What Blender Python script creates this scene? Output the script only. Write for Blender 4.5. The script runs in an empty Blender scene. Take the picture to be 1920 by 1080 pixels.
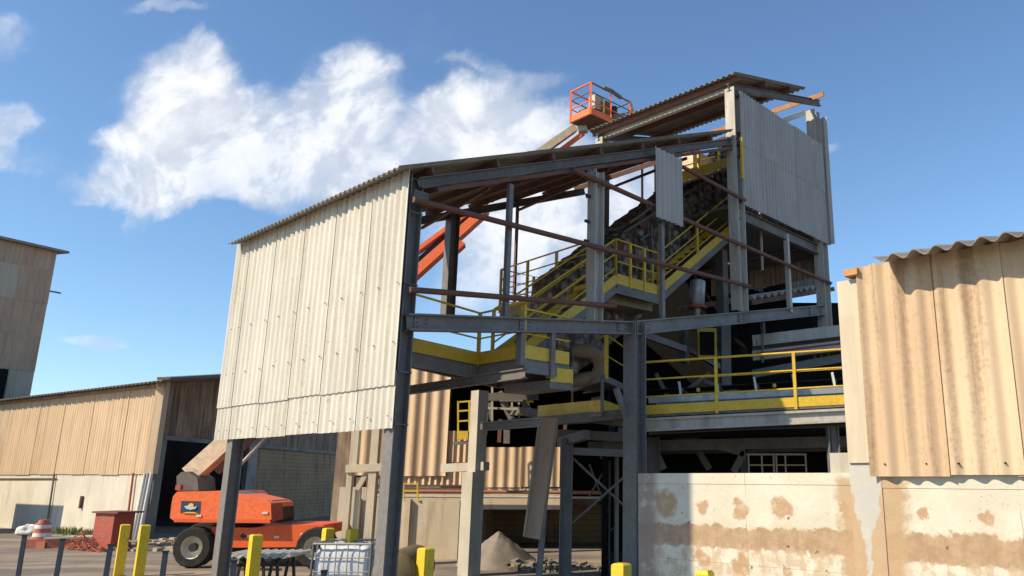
import bpy, math, random
from mathutils import Vector, Matrix
random.seed(7)
V = Vector
R = math.radians
sc = bpy.context.scene
C = sc.collection

# ------------------------------------------------------------ camera, sky, sun
CAMF, CPX, EYE = 1460.0, 1165.0, 2.2
PITCH, ROLL = R(13.8), R(0.2)
FW = V((0, math.cos(PITCH), math.sin(PITCH)))
UP0 = V((0, -math.sin(PITCH), math.cos(PITCH)))
RT0 = V((1, 0, 0))
RT = RT0 * math.cos(ROLL) + UP0 * math.sin(ROLL)
UP = UP0 * math.cos(ROLL) - RT0 * math.sin(ROLL)
EYEP = V((0, 0, EYE))
cam = bpy.data.cameras.new('camera')
camo = bpy.data.objects.new('camera', cam)
C.objects.link(camo)
m = Matrix((RT, UP, -FW)).transposed().to_4x4()
m.translation = EYEP
camo.matrix_world = m
cam.sensor_width = 36
cam.lens = 36 * CAMF / 1920
cam.shift_x = -(CPX - 960) / 1920
cam.clip_end = 3000
sc.camera = camo
sc.view_settings.view_transform = 'Standard'
sc.view_settings.look = 'None'
sc.view_settings.gamma = 1
sc.view_settings.exposure = 0.3

SUN_EL = R(38)
SH = V((-0.885, -0.465, 0)).normalized()
SD = V((SH.x * math.cos(SUN_EL), SH.y * math.cos(SUN_EL), math.sin(SUN_EL)))
sun = bpy.data.lights.new('sun', 'SUN')
sun.energy = 5.0
sun.angle = R(0.5)
sun.color = (1.0, 0.84, 0.61)
suno = bpy.data.objects.new('sun', sun)
C.objects.link(suno)
suno.rotation_euler = (-SD).to_track_quat('-Z', 'Y').to_euler()
suno.location = (-30, -20, 40)

def ray(px, py):
    return FW + RT * ((px - CPX) / CAMF) - UP * ((py - 540) / CAMF)

world = bpy.data.worlds.new('World')
sc.world = world
world.use_nodes = True
nt = world.node_tree
nt.nodes.clear()

class NG:
    """small helper to write node graphs as expressions"""
    def __init__(s, nt): s.nt = nt
    def n(s, t, **k):
        nd = s.nt.nodes.new(t)
        for a, b in k.items(): setattr(nd, a, b)
        return nd
    def put(s, nd, i, v):
        if isinstance(v, bpy.types.NodeSocket): s.nt.links.new(v, nd.inputs[i])
        elif v is not None: nd.inputs[i].default_value = v
    def m(s, op, a, b=None, c=None, clamp=False):
        nd = s.n('ShaderNodeMath', operation=op, use_clamp=clamp)
        s.put(nd, 0, a); s.put(nd, 1, b); s.put(nd, 2, c)
        return nd.outputs[0]
    def mix(s, f, a, b):
        nd = s.n('ShaderNodeMix', data_type='RGBA')
        s.put(nd, 0, f)
        s.put(nd, 6, a if isinstance(a, bpy.types.NodeSocket) else (*a[:3], 1))
        s.put(nd, 7, b if isinstance(b, bpy.types.NodeSocket) else (*b[:3], 1))
        return nd.outputs[2]
    def noise(s, vec, scale=1, detail=4, rough=.55, dist=0):
        nd = s.n('ShaderNodeTexNoise')
        s.put(nd, 'Vector', vec); s.put(nd, 'Scale', scale); s.put(nd, 'Detail', detail)
        s.put(nd, 'Roughness', rough); s.put(nd, 'Distortion', dist)
        return nd.outputs[0]
    def map(s, vec, loc=(0, 0, 0), scale=(1, 1, 1), rot=(0, 0, 0)):
        nd = s.n('ShaderNodeMapping')
        s.put(nd, 0, vec); s.put(nd, 1, loc); s.put(nd, 2, rot); s.put(nd, 3, scale)
        return nd.outputs[0]
    def ramp(s, f, lo, hi, a=0, b=1):
        nd = s.n('ShaderNodeMapRange', interpolation_type='SMOOTHSTEP')
        s.put(nd, 0, f); s.put(nd, 1, lo); s.put(nd, 2, hi); s.put(nd, 3, a); s.put(nd, 4, b)
        return nd.outputs[0]
    def sep(s, v):
        nd = s.n('ShaderNodeSeparateXYZ'); s.put(nd, 0, v); return nd.outputs
    def comb(s, x, y, z):
        nd = s.n('ShaderNodeCombineXYZ'); s.put(nd, 0, x); s.put(nd, 1, y); s.put(nd, 2, z); return nd.outputs[0]

g = NG(nt)
sky = g.n('ShaderNodeTexSky', sky_type='NISHITA')
sky.sun_disc = False
sky.sun_elevation = SUN_EL
sky.sun_rotation = math.atan2(SD.x, SD.y)
sky.air_density = 1.0
sky.dust_density = 0.25
sky.ozone_density = 2.6
tc = g.n('ShaderNodeTexCoord')
d = g.sep(tc.outputs['Generated'])
ysafe = g.m('MAXIMUM', d[1], 0.08)
u = g.m('DIVIDE', d[0], ysafe)
w = g.m('DIVIDE', d[2], ysafe)
uv = g.comb(u, w, 0.0)
warp = g.n('ShaderNodeTexNoise'); g.put(warp, 'Vector', uv); g.put(warp, 'Scale', 5.0); g.put(warp, 'Detail', 6.0); g.put(warp, 'Roughness', 0.6)
wv = g.sep(warp.outputs['Color'])
uu = g.m('ADD', u, g.m('MULTIPLY', g.m('SUBTRACT', wv[0], 0.5), 0.16))
ww = g.m('ADD', w, g.m('MULTIPLY', g.m('SUBTRACT', wv[1], 0.5), 0.16))
blobs = [  # centre, half-size and strength of each puff of the cumulus bank over the works
    (355, 165, 120, 70, 1.0), (255, 250, 85, 40, .95), (420, 265, 170, 90, 1.1), (660, 150, 100, 100, 1.1), (620, 245, 150, 85, 1.0),
    (270, 370, 42, 55, .6), (240, 315, 90, 55, .62), (370, 345, 170, 45, .75), (880, 215, 95, 68, .95), (970, 255, 120, 75, .9), (800, 300, 130, 45, .75),
    (690, 335, 140, 40, .65), (930, 440, 170, 130, .85), (1030, 380, 120, 110, .8), (10, 245, 75, 62, .85), (70, 305, 55, 26, .45), (310, 24, 75, 15, .62), (366, 82, 18, 24, .45), (20, 50, 70, 50, .5),
    (590, 375, 90, 35, .6), (150, 350, 60, 26, .6), (190, 628, 62, 14, .6), (1560, 256, 34, 15, .6), (895, 108, 55, 17, .55), (985, 140, 80, 32, .55), (1190, 400, 90, 90, .85), (930, 570, 120, 60, .6), (820, 60, 40, 40, .3)]
inv = None
for (bx, by, sx, sy, st) in blobs:
    c0, c1, c2 = ray(bx, by), ray(bx + sx, by), ray(bx, by - sy)
    u0, w0 = c0.x / c0.y, c0.z / c0.y
    su = abs(c1.x / c1.y - u0); sw = abs(c2.z / c2.y - w0)
    a = g.m('DIVIDE', g.m('SUBTRACT', uu, u0), su)
    b = g.m('DIVIDE', g.m('SUBTRACT', ww, w0), sw)
    q = g.m('ADD', g.m('MULTIPLY', a, a), g.m('MULTIPLY', b, b))
    e = g.m('MULTIPLY', g.m('EXPONENT', g.m('MULTIPLY', g.m('MULTIPLY', q, q), -0.55)), min(st, .97))
    one = g.m('SUBTRACT', 1.0, e)
    inv = one if inv is None else g.m('MULTIPLY', inv, one)
tot = g.m('SUBTRACT', 1.0, inv)
fb = g.noise(uv, 7.0, 10, .56, .2)
fb2 = g.noise(g.map(uv, (3, 5, 0)), 24.0, 8, .65, .6)
dens = g.m('ADD', tot, g.m('ADD', g.m('MULTIPLY', g.m('SUBTRACT', fb, .5), 1.15), g.m('MULTIPLY', g.m('SUBTRACT', fb2, .5), .34)))
cov = g.m('ADD', g.m('MULTIPLY', g.ramp(dens, .36, 1.05), .93), g.m('MULTIPLY', g.ramp(dens, .15, .7), .07))
sh1 = g.noise(uv, 8.0, 8, .6, .5)
sh2 = g.noise(g.map(uv, (0.030, -0.035, 0)), 8.0, 8, .6, .5)
lit = g.ramp(g.m('ADD', g.m('SUBTRACT', sh1, sh2), g.m('MULTIPLY', g.m('SUBTRACT', dens, .95), .10)), -.10, .09)
warm = g.mix(lit, (4.0, 4.4, 5.1), (6.2, 6.3, 6.5))
core = g.ramp(dens, .95, 1.35)
cloudc = g.mix(g.m('MULTIPLY', core, .75), warm, (6.9, 6.9, 6.8))
skyt = g.n('ShaderNodeMix', data_type='RGBA', blend_type='MULTIPLY')
g.put(skyt, 0, 1.0); nt.links.new(sky.outputs[0], skyt.inputs[6]); g.put(skyt, 7, (.88, 1.02, 1.10, 1))
front = g.ramp(d[1], .05, .25)
fin = g.mix(g.m('MULTIPLY', g.m('MULTIPLY', cov, .94), front), skyt.outputs[2], cloudc)
bg = g.n('ShaderNodeBackground')
nt.links.new(fin, bg.inputs[0])
bg.inputs[1].default_value = 0.135
wo = g.n('ShaderNodeOutputWorld')
nt.links.new(bg.outputs[0], wo.inputs[0])

# ------------------------------------------------------------ frames of reference
AZ = R(41.5)
Av = V((math.sin(AZ), math.cos(AZ), 0))      # along the open side of the shed, away from the camera
Bv = V((-math.cos(AZ), math.sin(AZ), 0))     # along the sheeted end wall, away from the camera
Zv = V((0, 0, 1))
r0 = ray(770, 480)
O = V((r0.x / r0.y * 12.0, 12.0, 0))         # foot of the shed's near corner column

def W(s, t, z): return O + Av * s + Bv * t + Zv * z
def plane(px, py, p, n):
    d = ray(px, py); return EYEP + d * ((p - EYEP).dot(n) / d.dot(n))
def pa(px, py, t=0.0): return plane(px, py, O + Bv * t, Bv)
def pb(px, py, s=0.0): return plane(px, py, O + Av * s, Av)
def pY(px, py, Y):
    d = ray(px, py); return EYEP + d * (Y / d.y)
def pz(px, py, z=0.0):
    d = ray(px, py); return EYEP + d * ((z - EYE) / d.z)
def st(P): q = P - O; return q.dot(Av), q.dot(Bv), P.z

# ------------------------------------------------------------ materials
MATS = {}
def principled(name, col=(.5, .5, .5), rough=.7, metal=0.0):
    mt = bpy.data.materials.new(name); mt.use_nodes = True
    b = mt.node_tree.nodes['Principled BSDF']
    b.inputs['Base Color'].default_value = (*col, 1); b.inputs['Roughness'].default_value = rough; b.inputs['Specular IOR Level'].default_value = .15 if rough > .85 else .4; b.inputs['Metallic'].default_value = metal
    MATS[name] = mt
    return mt, NG(mt.node_tree), b
def coords(g, kind='Object'):
    return g.n('ShaderNodeTexCoord').outputs[kind]
def bump(g, b, h, strength=.3, dist=.01):
    nd = g.n('ShaderNodeBump'); g.put(nd, 'Height', h); nd.inputs['Strength'].default_value = strength; nd.inputs['Distance'].default_value = dist
    g.nt.links.new(nd.outputs[0], b.inputs['Normal'])

def mat_paint(name, col, dirt=(.1, .07, .05), amt=.45, rough=.5, scale=3.0, metal=0.0, streak=False):
    mt, g, b = principled(name, col, rough, metal)
    co = coords(g)
    if streak: co = g.map(co, scale=(1, 1, .15))
    n1 = g.noise(co, scale, 6, .65)
    n2 = g.noise(co, scale * 6, 4, .6)
    f = g.m('MULTIPLY', g.ramp(g.m('ADD', g.m('MULTIPLY', n1, .7), g.m('MULTIPLY', n2, .3)), .48, .72), amt)
    lt = g.mix(g.ramp(n2, .3, .7), [c * .85 for c in col], [min(1, c * 1.12) for c in col])
    chip = g.noise(co, scale * 3.3, 7, .72)
    cc_ = g.mix(f, lt, dirt)
    g.put(b, 'Base Color', g.mix(g.ramp(chip, .655, .675, 0, min(.8, amt * 1.6)), cc_, (.09, .05, .035)))
    g.put(b, 'Roughness', g.ramp(n1, .3, .7, rough - .1, min(1, rough + .15)))
    bump(g, b, n2, .15, .004)
    return mt
def mat_sheet(name, cols, stain, amt=.5, sc=1.0, rough=.85, spots=0.0):
    """weathered fibre-cement sheet: vertical run-off streaks, blotches, fine grain"""
    mt, g, b = principled(name, cols[0], rough)
    co = coords(g)
    oi = g.n('ShaderNodeObjectInfo').outputs['Random']
    off = g.n('ShaderNodeVectorMath', operation='ADD'); g.put(off, 0, co); 
    rv = g.comb(g.m('MULTIPLY', oi, 13.0), g.m('MULTIPLY', oi, 7.0), g.m('MULTIPLY', oi, 5.0)); g.put(off, 1, rv)
    co = off.outputs[0]
    s1 = g.noise(g.map(co, scale=(3.2 * sc, 3.2 * sc, .13)), 2.0, 6, .65, .15)
    s2 = g.noise(g.map(co, scale=(1, 1, .6)), .9 * sc, 5, .6, .4)
    s3 = g.noise(co, 26, 4, .7)
    base = g.mix(g.ramp(s2, .35, .65), cols[0], cols[1])
    base = g.mix(g.m('MULTIPLY', oi, .35), base, cols[1])
    f = g.m('MULTIPLY', g.ramp(g.m('ADD', g.m('MULTIPLY', s1, .75), g.m('MULTIPLY', s3, .25)), .46, .70), amt)
    c = g.mix(f, base, stain)
    run = g.noise(g.map(co, scale=(16, 16, .55)), 1.0, 3, .6)
    c = g.mix(g.m('MULTIPLY', g.ramp(run, .60, .72), .45 * amt), c, (stain[0] * .9, stain[1] * .62, stain[2] * .42))
    c = g.mix(g.ramp(s3, .55, .8, 0, .25), c, [x * .6 for x in stain])
    if spots:
        sp = g.noise(co, 5.5, 5, .7)
        c = g.mix(g.ramp(sp, .64, .70, 0, spots), c, [x * .45 for x in stain])
    g.put(b, 'Base Color', c)
    bump(g, b, s3, .25, .004)
    return mt

mat_sheet('cream_sheet', [(.54, .52, .455), (.63, .605, .53)], (.33, .27, .19), .6, spots=.4)
mat_sheet('tan_sheet', [(.66, .50, .335), (.60, .44, .28)], (.38, .25, .16), .7, 1.0)
mat_sheet('near_tan_sheet', [(.60, .475, .325), (.50, .365, .235)], (.31, .20, .125), 1.0, .9, spots=.2)
mat_sheet('brown_sheet', [(.23, .15, .105), (.40, .29, .20)], (.07, .045, .035), .85, 1.4)
mat_sheet('tower_sheet', [(.54, .365, .25), (.46, .315, .22)], (.22, .16, .12), .6)
mat_sheet('pale_tower_sheet', [(.50, .42, .32), (.46, .39, .30)], (.2, .16, .12), .5)
mat_sheet('grey_sheet', [(.46, .44, .405), (.39, .375, .35)], (.25, .23, .2), .4, 1.6)
mat_sheet('roof_sheet', [(.30, .27, .225), (.22, .20, .17)], (.13, .115, .10), .7)
mat_sheet('dark_sheet', [(.20, .175, .15), (.14, .125, .11)], (.06, .05, .042), .7)
mat_paint('grey_steel', (.175, .168, .162), (.11, .075, .055), .45, .55, 1.6)
mat_paint('dull_steel', (.145, .132, .118), (.07, .05, .04), .5, .6, 1.6)
mat_paint('pale_steel', (.44, .415, .36), (.16, .12, .09), .6, .6, 2.0, streak=True)
mat_paint('rust_primer', (.155, .07, .05), (.06, .045, .04), .6, .7, 3.0)
mat_paint('yellow_paint', (.68, .45, .04), (.30, .19, .06), .4, .5, 3.0)
mat_paint('post_yellow', (.68, .50, .03), (.33, .24, .05), .35, .5, 6.0)
mat_paint('orange_paint', (.86, .165, .045), (.5, .10, .04), .22, .45, 3.0)
mat_paint('deep_orange', (.74, .115, .02), (.25, .05, .02), .3, .45, 3.0)
mat_paint('boom_cream', (.72, .54, .36), (.45, .30, .19), .3, .6, 1.2)
mat_paint('dark_rubber', (.03, .028, .026), (.11, .09, .07), .5, .9, 6.0)
mat_paint('black_metal', (.02, .02, .02), (.05, .04, .03), .4, .6, 4.0)
mat_paint('rim_cream', (.72, .66, .53), (.2, .16, .11), .5, .6, 6.0)
mat_paint('red_paint', (.38, .085, .055), (.2, .06, .045), .5, .6, 4.0)
mat_paint('pipe_red', (.34, .12, .075), (.3, .2, .14), .6, .6, 2.0)
mat_paint('blue_post_paint', (.045, .06, .085), (.06, .05, .045), .5, .6, 5.0)
mat_paint('white_paint', (.66, .66, .63), (.4, .36, .3), .35, .6, 4.0)
mat_paint('wood', (.50, .25, .11), (.25, .12, .06), .5, .8, 4.0)
mat_paint('galvanised', (.36, .37, .38), (.2, .19, .18), .4, .4, 6.0, metal=.4)
mat_paint('chute_rust', (.34, .25, .18), (.11, .09, .08), .6, .8, 1.5, streak=True)
mat_paint('duct_tan', (.30, .235, .155), (.16, .12, .08), .5, .8, 3.0)
mat_paint('tarp_white', (.60, .63, .68), (.4, .42, .45), .5, .7, 5.0)
mat_paint('logo_blue', (.035, .05, .085), (.03, .04, .06), .2, .5, 4.0)
mat_paint('logo_sun', (.85, .48, .06), (.7, .35, .05), .2, .5, 4.0)
mat_paint('logo_wave', (.45, .58, .80), (.4, .5, .7), .2, .5, 4.0)
mat_paint('faded_letter', (.62, .36, .24), (.5, .25, .15), .4, .7, 6.0)
mat_paint('barrel_red', (.45, .15, .09), (.25, .12, .08), .5, .8, 6.0)
mat_paint('plant_green', (.10, .115, .035), (.2, .16, .06), .5, .9, 6.0)
mat_paint('painted_shade', (.012, .011, .0105), (.006, .0055, .005), .6, .99, 1.0)  # near-black colour painted to stand in for shade inside halls and openings
mat_paint('tank_ochre', (.16, .125, .055), (.09, .07, .04), .5, .85, 2.5)

def mat_concrete(name, cols, stain, scale=1.0, amt=.6, blocks=None):
    mt, g, b = principled(name, cols[0], .9)
    co = coords(g)
    n1 = g.noise(co, .7 * scale, 7, .6, .3); n2 = g.noise(co, 9 * scale, 6, .65); n3 = g.noise(g.map(co, scale=(2.5, 2.5, .3)), 1.6 * scale, 5, .6)
    c = g.mix(g.ramp(n1, .35, .65), cols[0], cols[1])
    c = g.mix(g.m('MULTIPLY', g.ramp(n3, .5, .72), amt), c, stain)
    c = g.mix(g.ramp(n2, .58, .75, 0, .35), c, [x * .7 for x in stain])
    h = n2
    if blocks:
        br = g.n('ShaderNodeTexBrick'); bs_ = g.sep(co); g.put(br, 'Vector', g.comb(bs_[1], bs_[2], 0.0)); br.inputs['Scale'].default_value = 1.0
        br.inputs['Mortar Size'].default_value = .012; br.inputs['Brick Width'].default_value = .4; br.inputs['Row Height'].default_value = .2
        br.inputs['Color1'].default_value = (.9, .9, .9, 1); br.inputs['Color2'].default_value = (1, 1, 1, 1); br.inputs['Mortar'].default_value = (.5, .5, .5, 1)
        mm = g.n('ShaderNodeMix', data_type='RGBA', blend_type='MULTIPLY'); g.put(mm, 0, .8); g.put(mm, 6, c); g.put(mm, 7, br.outputs[0]); c = mm.outputs[2]
    g.put(b, 'Base Color', c)
    bump(g, b, h, .35, .008)
    return mt
mat_concrete('painted_wall', [(.52, .485, .41), (.60, .56, .47)], (.36, .33, .28))
mat_concrete('raw_concrete', [(.55, .47, .355), (.64, .555, .43)], (.36, .28, .19))
mat_concrete('grey_concrete', [(.42, .39, .33), (.50, .47, .40)], (.30, .25, .19))
mat_concrete('dark_block', [(.42, .285, .165), (.33, .225, .135)], (.12, .095, .07), 1.0, .8, blocks=True)
mat_concrete('kerb_concrete', [(.36, .30, .22), (.42, .36, .28)], (.2, .13, .09))
mat_concrete('sand', [(.25, .22, .18), (.19, .17, .14)], (.2, .17, .14), 2)

# the yard: dusty concrete with tyre-dark patches
mt, g, b = principled('yard_ground', (.25, .2, .16), .9)
co = coords(g)
n1 = g.noise(g.map(co, scale=(.5, 1.2, 1)), .35, 8, .62, .5); n2 = g.noise(co, 4.0, 8, .7); n3 = g.noise(g.map(co, scale=(.25, 1, 1)), 1.3, 5, .6)
c = g.mix(g.ramp(n1, .40, .62), (.17, .15, .13), (.33, .265, .20))
c = g.mix(g.ramp(n3, .50, .70, 0, .65), c, (.12, .105, .095))
c = g.mix(g.ramp(n2, .5, .75, 0, .5), c, (.40, .34, .27))
g.put(b, 'Base Color', c); bump(g, b, n2, .4, .02)

# ------------------------------------------------------------ mesh builder
OFF = {}
class MB:
    def __init__(s): s.v = []; s.f = []; s.sm = []
    def add(s, vs, fs, smooth=False):
        k = len(s.v); s.v += [V(p) for p in vs]; s.f += [tuple(i + k for i in f) for f in fs]; s.sm += [smooth] * len(fs); return s
    def box(s, c, size, x=V((1, 0, 0)), y=V((0, 1, 0)), z=V((0, 0, 1))):
        hx, hy, hz = x * size[0] / 2, y * size[1] / 2, z * size[2] / 2
        c = V(c)
        vs = [c + a * hx + b * hy + d * hz for a in (-1, 1) for b in (-1, 1) for d in (-1, 1)]
        return s.add(vs, [(0, 1, 3, 2), (4, 6, 7, 5), (0, 4, 5, 1), (2, 3, 7, 6), (0, 2, 6, 4), (1, 5, 7, 3)])
    def bar(s, p0, p1, w, h, up=Zv):
        """box from p0 to p1: h along up, w across"""
        p0, p1 = V(p0), V(p1); z = (p1 - p0); L = z.length
        if L < 1e-6: return s
        z.normalize(); x = up.cross(z)
        if x.length < 1e-4: x = V((1, 0, 0)).cross(z)
        x.normalize(); y = z.cross(x)
        return s.box((p0 + p1) / 2, (w, h, L), x, y, z)
    def ibeam(s, p0, p1, h, w, up=Zv, tf=.018, tw=.014):
        p0, p1 = V(p0), V(p1); z = (p1 - p0).normalized(); x = up.cross(z)
        x.normalize(); y = z.cross(x)
        s.bar(p0, p1, tw, h - 2 * tf, y)
        for q in (-1, 1): s.bar(p0 + y * q * (h - tf) / 2, p1 + y * q * (h - tf) / 2, w, tf, y)
        return s
    def tube(s, pts, r, n=8, caps=True):
        pts = [V(p) for p in pts]; rings = []
        rr = r if isinstance(r, (list, tuple)) else [r] * len(pts)
        px = None
        for i, p in enumerate(pts):
            t = (pts[min(i + 1, len(pts) - 1)] - pts[max(i - 1, 0)]).normalized()
            if px is None: px = (Zv.cross(t) if abs(t.z) < .95 else V((1, 0, 0)).cross(t)).normalized()
            px = (px - t * px.dot(t)).normalized(); py = t.cross(px)
            rings.append([p + (px * math.cos(2 * math.pi * k / n) + py * math.sin(2 * math.pi * k / n)) * rr[i] for k in range(n)])
        vs = [q for r_ in rings for q in r_]; fs = []
        for i in range(len(pts) - 1):
            for k in range(n): fs.append((i * n + k, i * n + (k + 1) % n, (i + 1) * n + (k + 1) % n, (i + 1) * n + k))
        s.add(vs, fs, True)
        if caps: s.add(rings[0][::-1], [tuple(range(n))]); s.add(rings[-1], [tuple(range(n))])
        return s
    def prism(s, poly, ext):
        poly = [V(p) for p in poly]; n = len(poly); ext = V(ext)
        vs = poly + [p + ext for p in poly]
        return s.add(vs, [tuple(range(n))[::-1], tuple(range(n, 2 * n))] + [(i, (i + 1) % n, n + (i + 1) % n, n + i) for i in range(n)])
    def corr(s, P, u, v, wid, l0, l1=None, pitch=.177, amp=.0255, th=.008, n=None, cut0=0.0, phase=0.0, k=10):
        """corrugated sheet: waves across u, length along v (l0 at the start edge, l1 at the far edge)"""
        P = V(P); l1 = l0 if l1 is None else l1
        n = u.cross(v).normalized() if n is None else n
        N = max(2, int(wid / pitch * k)); rows = []
        for j in range(N + 1):
            x = wid * j / N; o = amp * math.cos(2 * math.pi * (x + phase) / pitch); q = x / wid
            b0 = P + u * x + n * o + v * (cut0 * q); b1 = P + u * x + n * o + v * (l0 + (l1 - l0) * q)
            rows.append((b0, b1, b1 - n * th, b0 - n * th))
        for e in range(4):
            kk = len(s.v); s.v += [r_[q] for r_ in rows for q in (e, (e + 1) % 4)]
            s.f += [(kk + 2 * a, kk + 2 * a + 1, kk + 2 * a + 3, kk + 2 * a + 2) for a in range(N)]; s.sm += [e % 2 == 0] * N
        return s.add([*rows[0], *rows[-1]], [(0, 1, 2, 3), (7, 6, 5, 4)])
    def build(s, name, mat, parent=None, local=False):
        me = bpy.data.meshes.new(name)
        off = V((0, 0, 0)) if (parent is None or local) else OFF[parent.name]
        me.from_pydata([tuple(p - off) for p in s.v], [], s.f)
        me.polygons.foreach_set('use_smooth', s.sm)
        me.materials.append(MATS[mat]); me.update()
        o = bpy.data.objects.new(name, me); C.objects.link(o)
        if parent is not None: o.parent = parent; OFF[o.name] = off
        else: OFF[o.name] = V((0, 0, 0))
        return o

def tag(o, label, cat, group=None, kind=None):
    if label: o['label'] = label
    if cat: o['category'] = cat
    if group: o['group'] = group
    if kind: o['kind'] = kind
    return o
def thing(name, label, cat, loc=(0, 0, 0), group=None, rz=0):
    o = bpy.data.objects.new(name, None); o.empty_display_size = .2; C.objects.link(o)
    o.location = loc; o.rotation_euler = (0, 0, rz); OFF[o.name] = V(loc)
    return tag(o, label, cat, group)
def recentre(o, loc):
    loc = V(loc)
    for v in o.data.vertices: v.co -= loc
    o.location = loc
    return o
def copy_tree(o, parent=None):
    c = o.copy(); C.objects.link(c); c.parent = parent
    for ch in list(o.children): copy_tree(ch, c)
    return c

def railing(root, pts, h=1.1, n_rails=2, post=1.3, toe=.15, r=.022, ends=(True, True), mat='yellow_paint', toemat='yellow_paint', posts=True, toeout=0.0, pr=.028):
    """guard rail on floor points pts: posts, handrail, mid rails and toe board as parts"""
    pts = [V(p) for p in pts]
    if posts:
        for i in range(len(pts) - 1):
            a, b = pts[i], pts[i + 1]; L = (b - a).length; n = max(1, round(L / post))
            for k in range(n + 1):
                if k == 0 and i > 0: continue
                if (k == 0 and i == 0 and not ends[0]) or (k == n and i == len(pts) - 2 and not ends[1]): continue
                p = a.lerp(b, k / n); d = (b - a).normalized()
                MB().bar(p - Zv * .05, p + Zv * h, pr * 2, pr * 2, d).build('rail_post', mat, root)
    MB().tube([p + Zv * h for p in pts], r, 8).build('handrail', mat, root)
    for k in range(1, n_rails):
        MB().tube([p + Zv * h * k / n_rails for p in pts], r * .8, 6).build('mid_rail', mat, root)
    if toe:
        for i in range(len(pts) - 1):
            a, b = pts[i], pts[i + 1]
            MB().bar(a + Zv * toe / 2, b + Zv * toe / 2, .012, toe, Zv).build('toe_board', toemat, root)

# ------------------------------------------------------------ ground
gm = MB(); gm.add([(-900, -300, 0), (900, -300, 0), (900, 1500, 0), (-900, 1500, 0)], [(0, 1, 2, 3)])
tag(gm.build('ground', 'yard_ground'), 'dusty brown concrete yard with dark tyre stains', None, kind='structure')

# ------------------------------------------------------------ near wall at the right
R0 = pY(1600, 887, 7.0); R0.z = 0
RX = -Bv            # runs left to right, towards the camera
def rw(px, py, dy=0.0):
    P = plane(px, py, R0 + Av * dy, Av); return (P - R0).dot(RX), P.z
rwz = math.atan2(RX.y, RX.x)
wr = thing('near_wall', 'whitewashed concrete wall with brown damp band, sand coloured sheets and wavy roof edge above', 'wall', R0, rz=rwz)
xl = rw(1197, 980)[0]; ztop = rw(1400, 887)[1]
mt, g, b = principled('stained_whitewash', (.6, .57, .48), .9)
co = coords(g); sp = g.sep(co)
n1 = g.noise(co, 1.6, 6, .6, .3); n2 = g.noise(co, 7, 7, .65); n3 = g.noise(co, 30, 5, .7); n4 = g.noise(g.map(co, scale=(6, 1, .7)), 2.2, 5, .65)
c = g.mix(g.ramp(n1, .35, .65), (.53, .50, .41), (.61, .575, .475))
c = g.mix(g.ramp(n3, .58, .8, 0, .35), c, (.42, .36, .27))
zb = rw(1400, 990)[1]; zc = rw(1400, 1028)[1]
zd = g.m('ADD', sp[2], g.m('MULTIPLY', g.m('SUBTRACT', n2, .5), .22))
zd = g.m('ADD', zd, g.m('MULTIPLY', g.m('SUBTRACT', n1, .5), .10))
zd = g.m('ADD', zd, g.m('MULTIPLY', sp[0], .0))
band = g.m('MULTIPLY', g.ramp(zd, zb + .02, zb - .005), g.ramp(zd, zc - .03, zc + .0))
wide = g.ramp(sp[0], .1, .55)
zc2 = rw(1800, 1042)[1]
band2 = g.m('MULTIPLY', g.m('MULTIPLY', g.ramp(zd, zb + .05, zb + .02), g.ramp(zd, zc2 - .06, zc2)), wide)
bandc = g.mix(g.ramp(g.m('ADD', g.m('MULTIPLY', n4, .25), g.m('MULTIPLY', n2, .75)), .4, .6), (.34, .235, .145), (.43, .31, .20))
halo = g.ramp(zd, zb + .16, zb + .02, 0, .35)
c = g.mix(g.m('MULTIPLY', halo, g.ramp(n2, .45, .6)), c, (.52, .38, .24))
c = g.mix(g.m('MAXIMUM', band, band2), c, bandc)
low = g.m('MULTIPLY', g.ramp(zd, zc + .06, zc - .03), g.ramp(g.m('ADD', g.m('MULTIPLY', n4, .35), g.m('MULTIPLY', n2, .65)), .47, .56, 0, .85))
c = g.mix(low, c, (.47, .37, .26))
# water stains where the formwork ties were
tie = None
for (bx, by, rx_, rz_) in [(1317, 950, 10, 14), (1387, 958, 15, 17), (1465, 953, 20, 17), (1250, 945, 18, 26), (1735, 965, 10, 12), (1845, 970, 14, 12), (1583, 955, 8, 14), (1320, 1050, 14, 14), (1390, 1060, 14, 20), (1475, 1072, 9, 9)]:
    x0, z0 = rw(bx, by); x1, z1 = rw(bx + rx_, by - rz_)
    qa = g.m('DIVIDE', g.m('SUBTRACT', g.m('ADD', sp[0], g.m('ADD', g.m('MULTIPLY', g.m('SUBTRACT', n2, .5), .22), g.m('MULTIPLY', g.m('SUBTRACT', n1, .5), .2))), x0), abs(x1 - x0))
    qb = g.m('DIVIDE', g.m('SUBTRACT', g.m('ADD', sp[2], g.m('MULTIPLY', g.m('SUBTRACT', n2, .5), -.25)), z0), abs(z1 - z0))
    q = g.ramp(g.m('ADD', g.m('MULTIPLY', qa, qa), g.m('MULTIPLY', qb, qb)), .6, 1.5, 1, 0)
    tie = q if tie is None else g.m('MAXIMUM', tie, q)
c = g.mix(g.m('MULTIPLY', tie, g.ramp(n2, .3, .5, .35, .9)), c, (.40, .255, .145))
dots = g.noise(co, 11, 2, .5)
c = g.mix(g.ramp(dots, .70, .72, 0, .8), c, (.12, .10, .08))
hl = g.m('ABSOLUTE', g.m('SUBTRACT', g.m('ADD', sp[2], g.m('MULTIPLY', n2, .012)), zb - .33))
c = g.mix(g.ramp(hl, .004, .001, 0, .5), c, (.2, .16, .12))
vl = g.m('ABSOLUTE', g.m('SUBTRACT', g.m('ADD', g.m('MODULO', g.m('ADD', sp[0], 20.0), 1.22), g.m('MULTIPLY', n2, .03)), .6))
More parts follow.
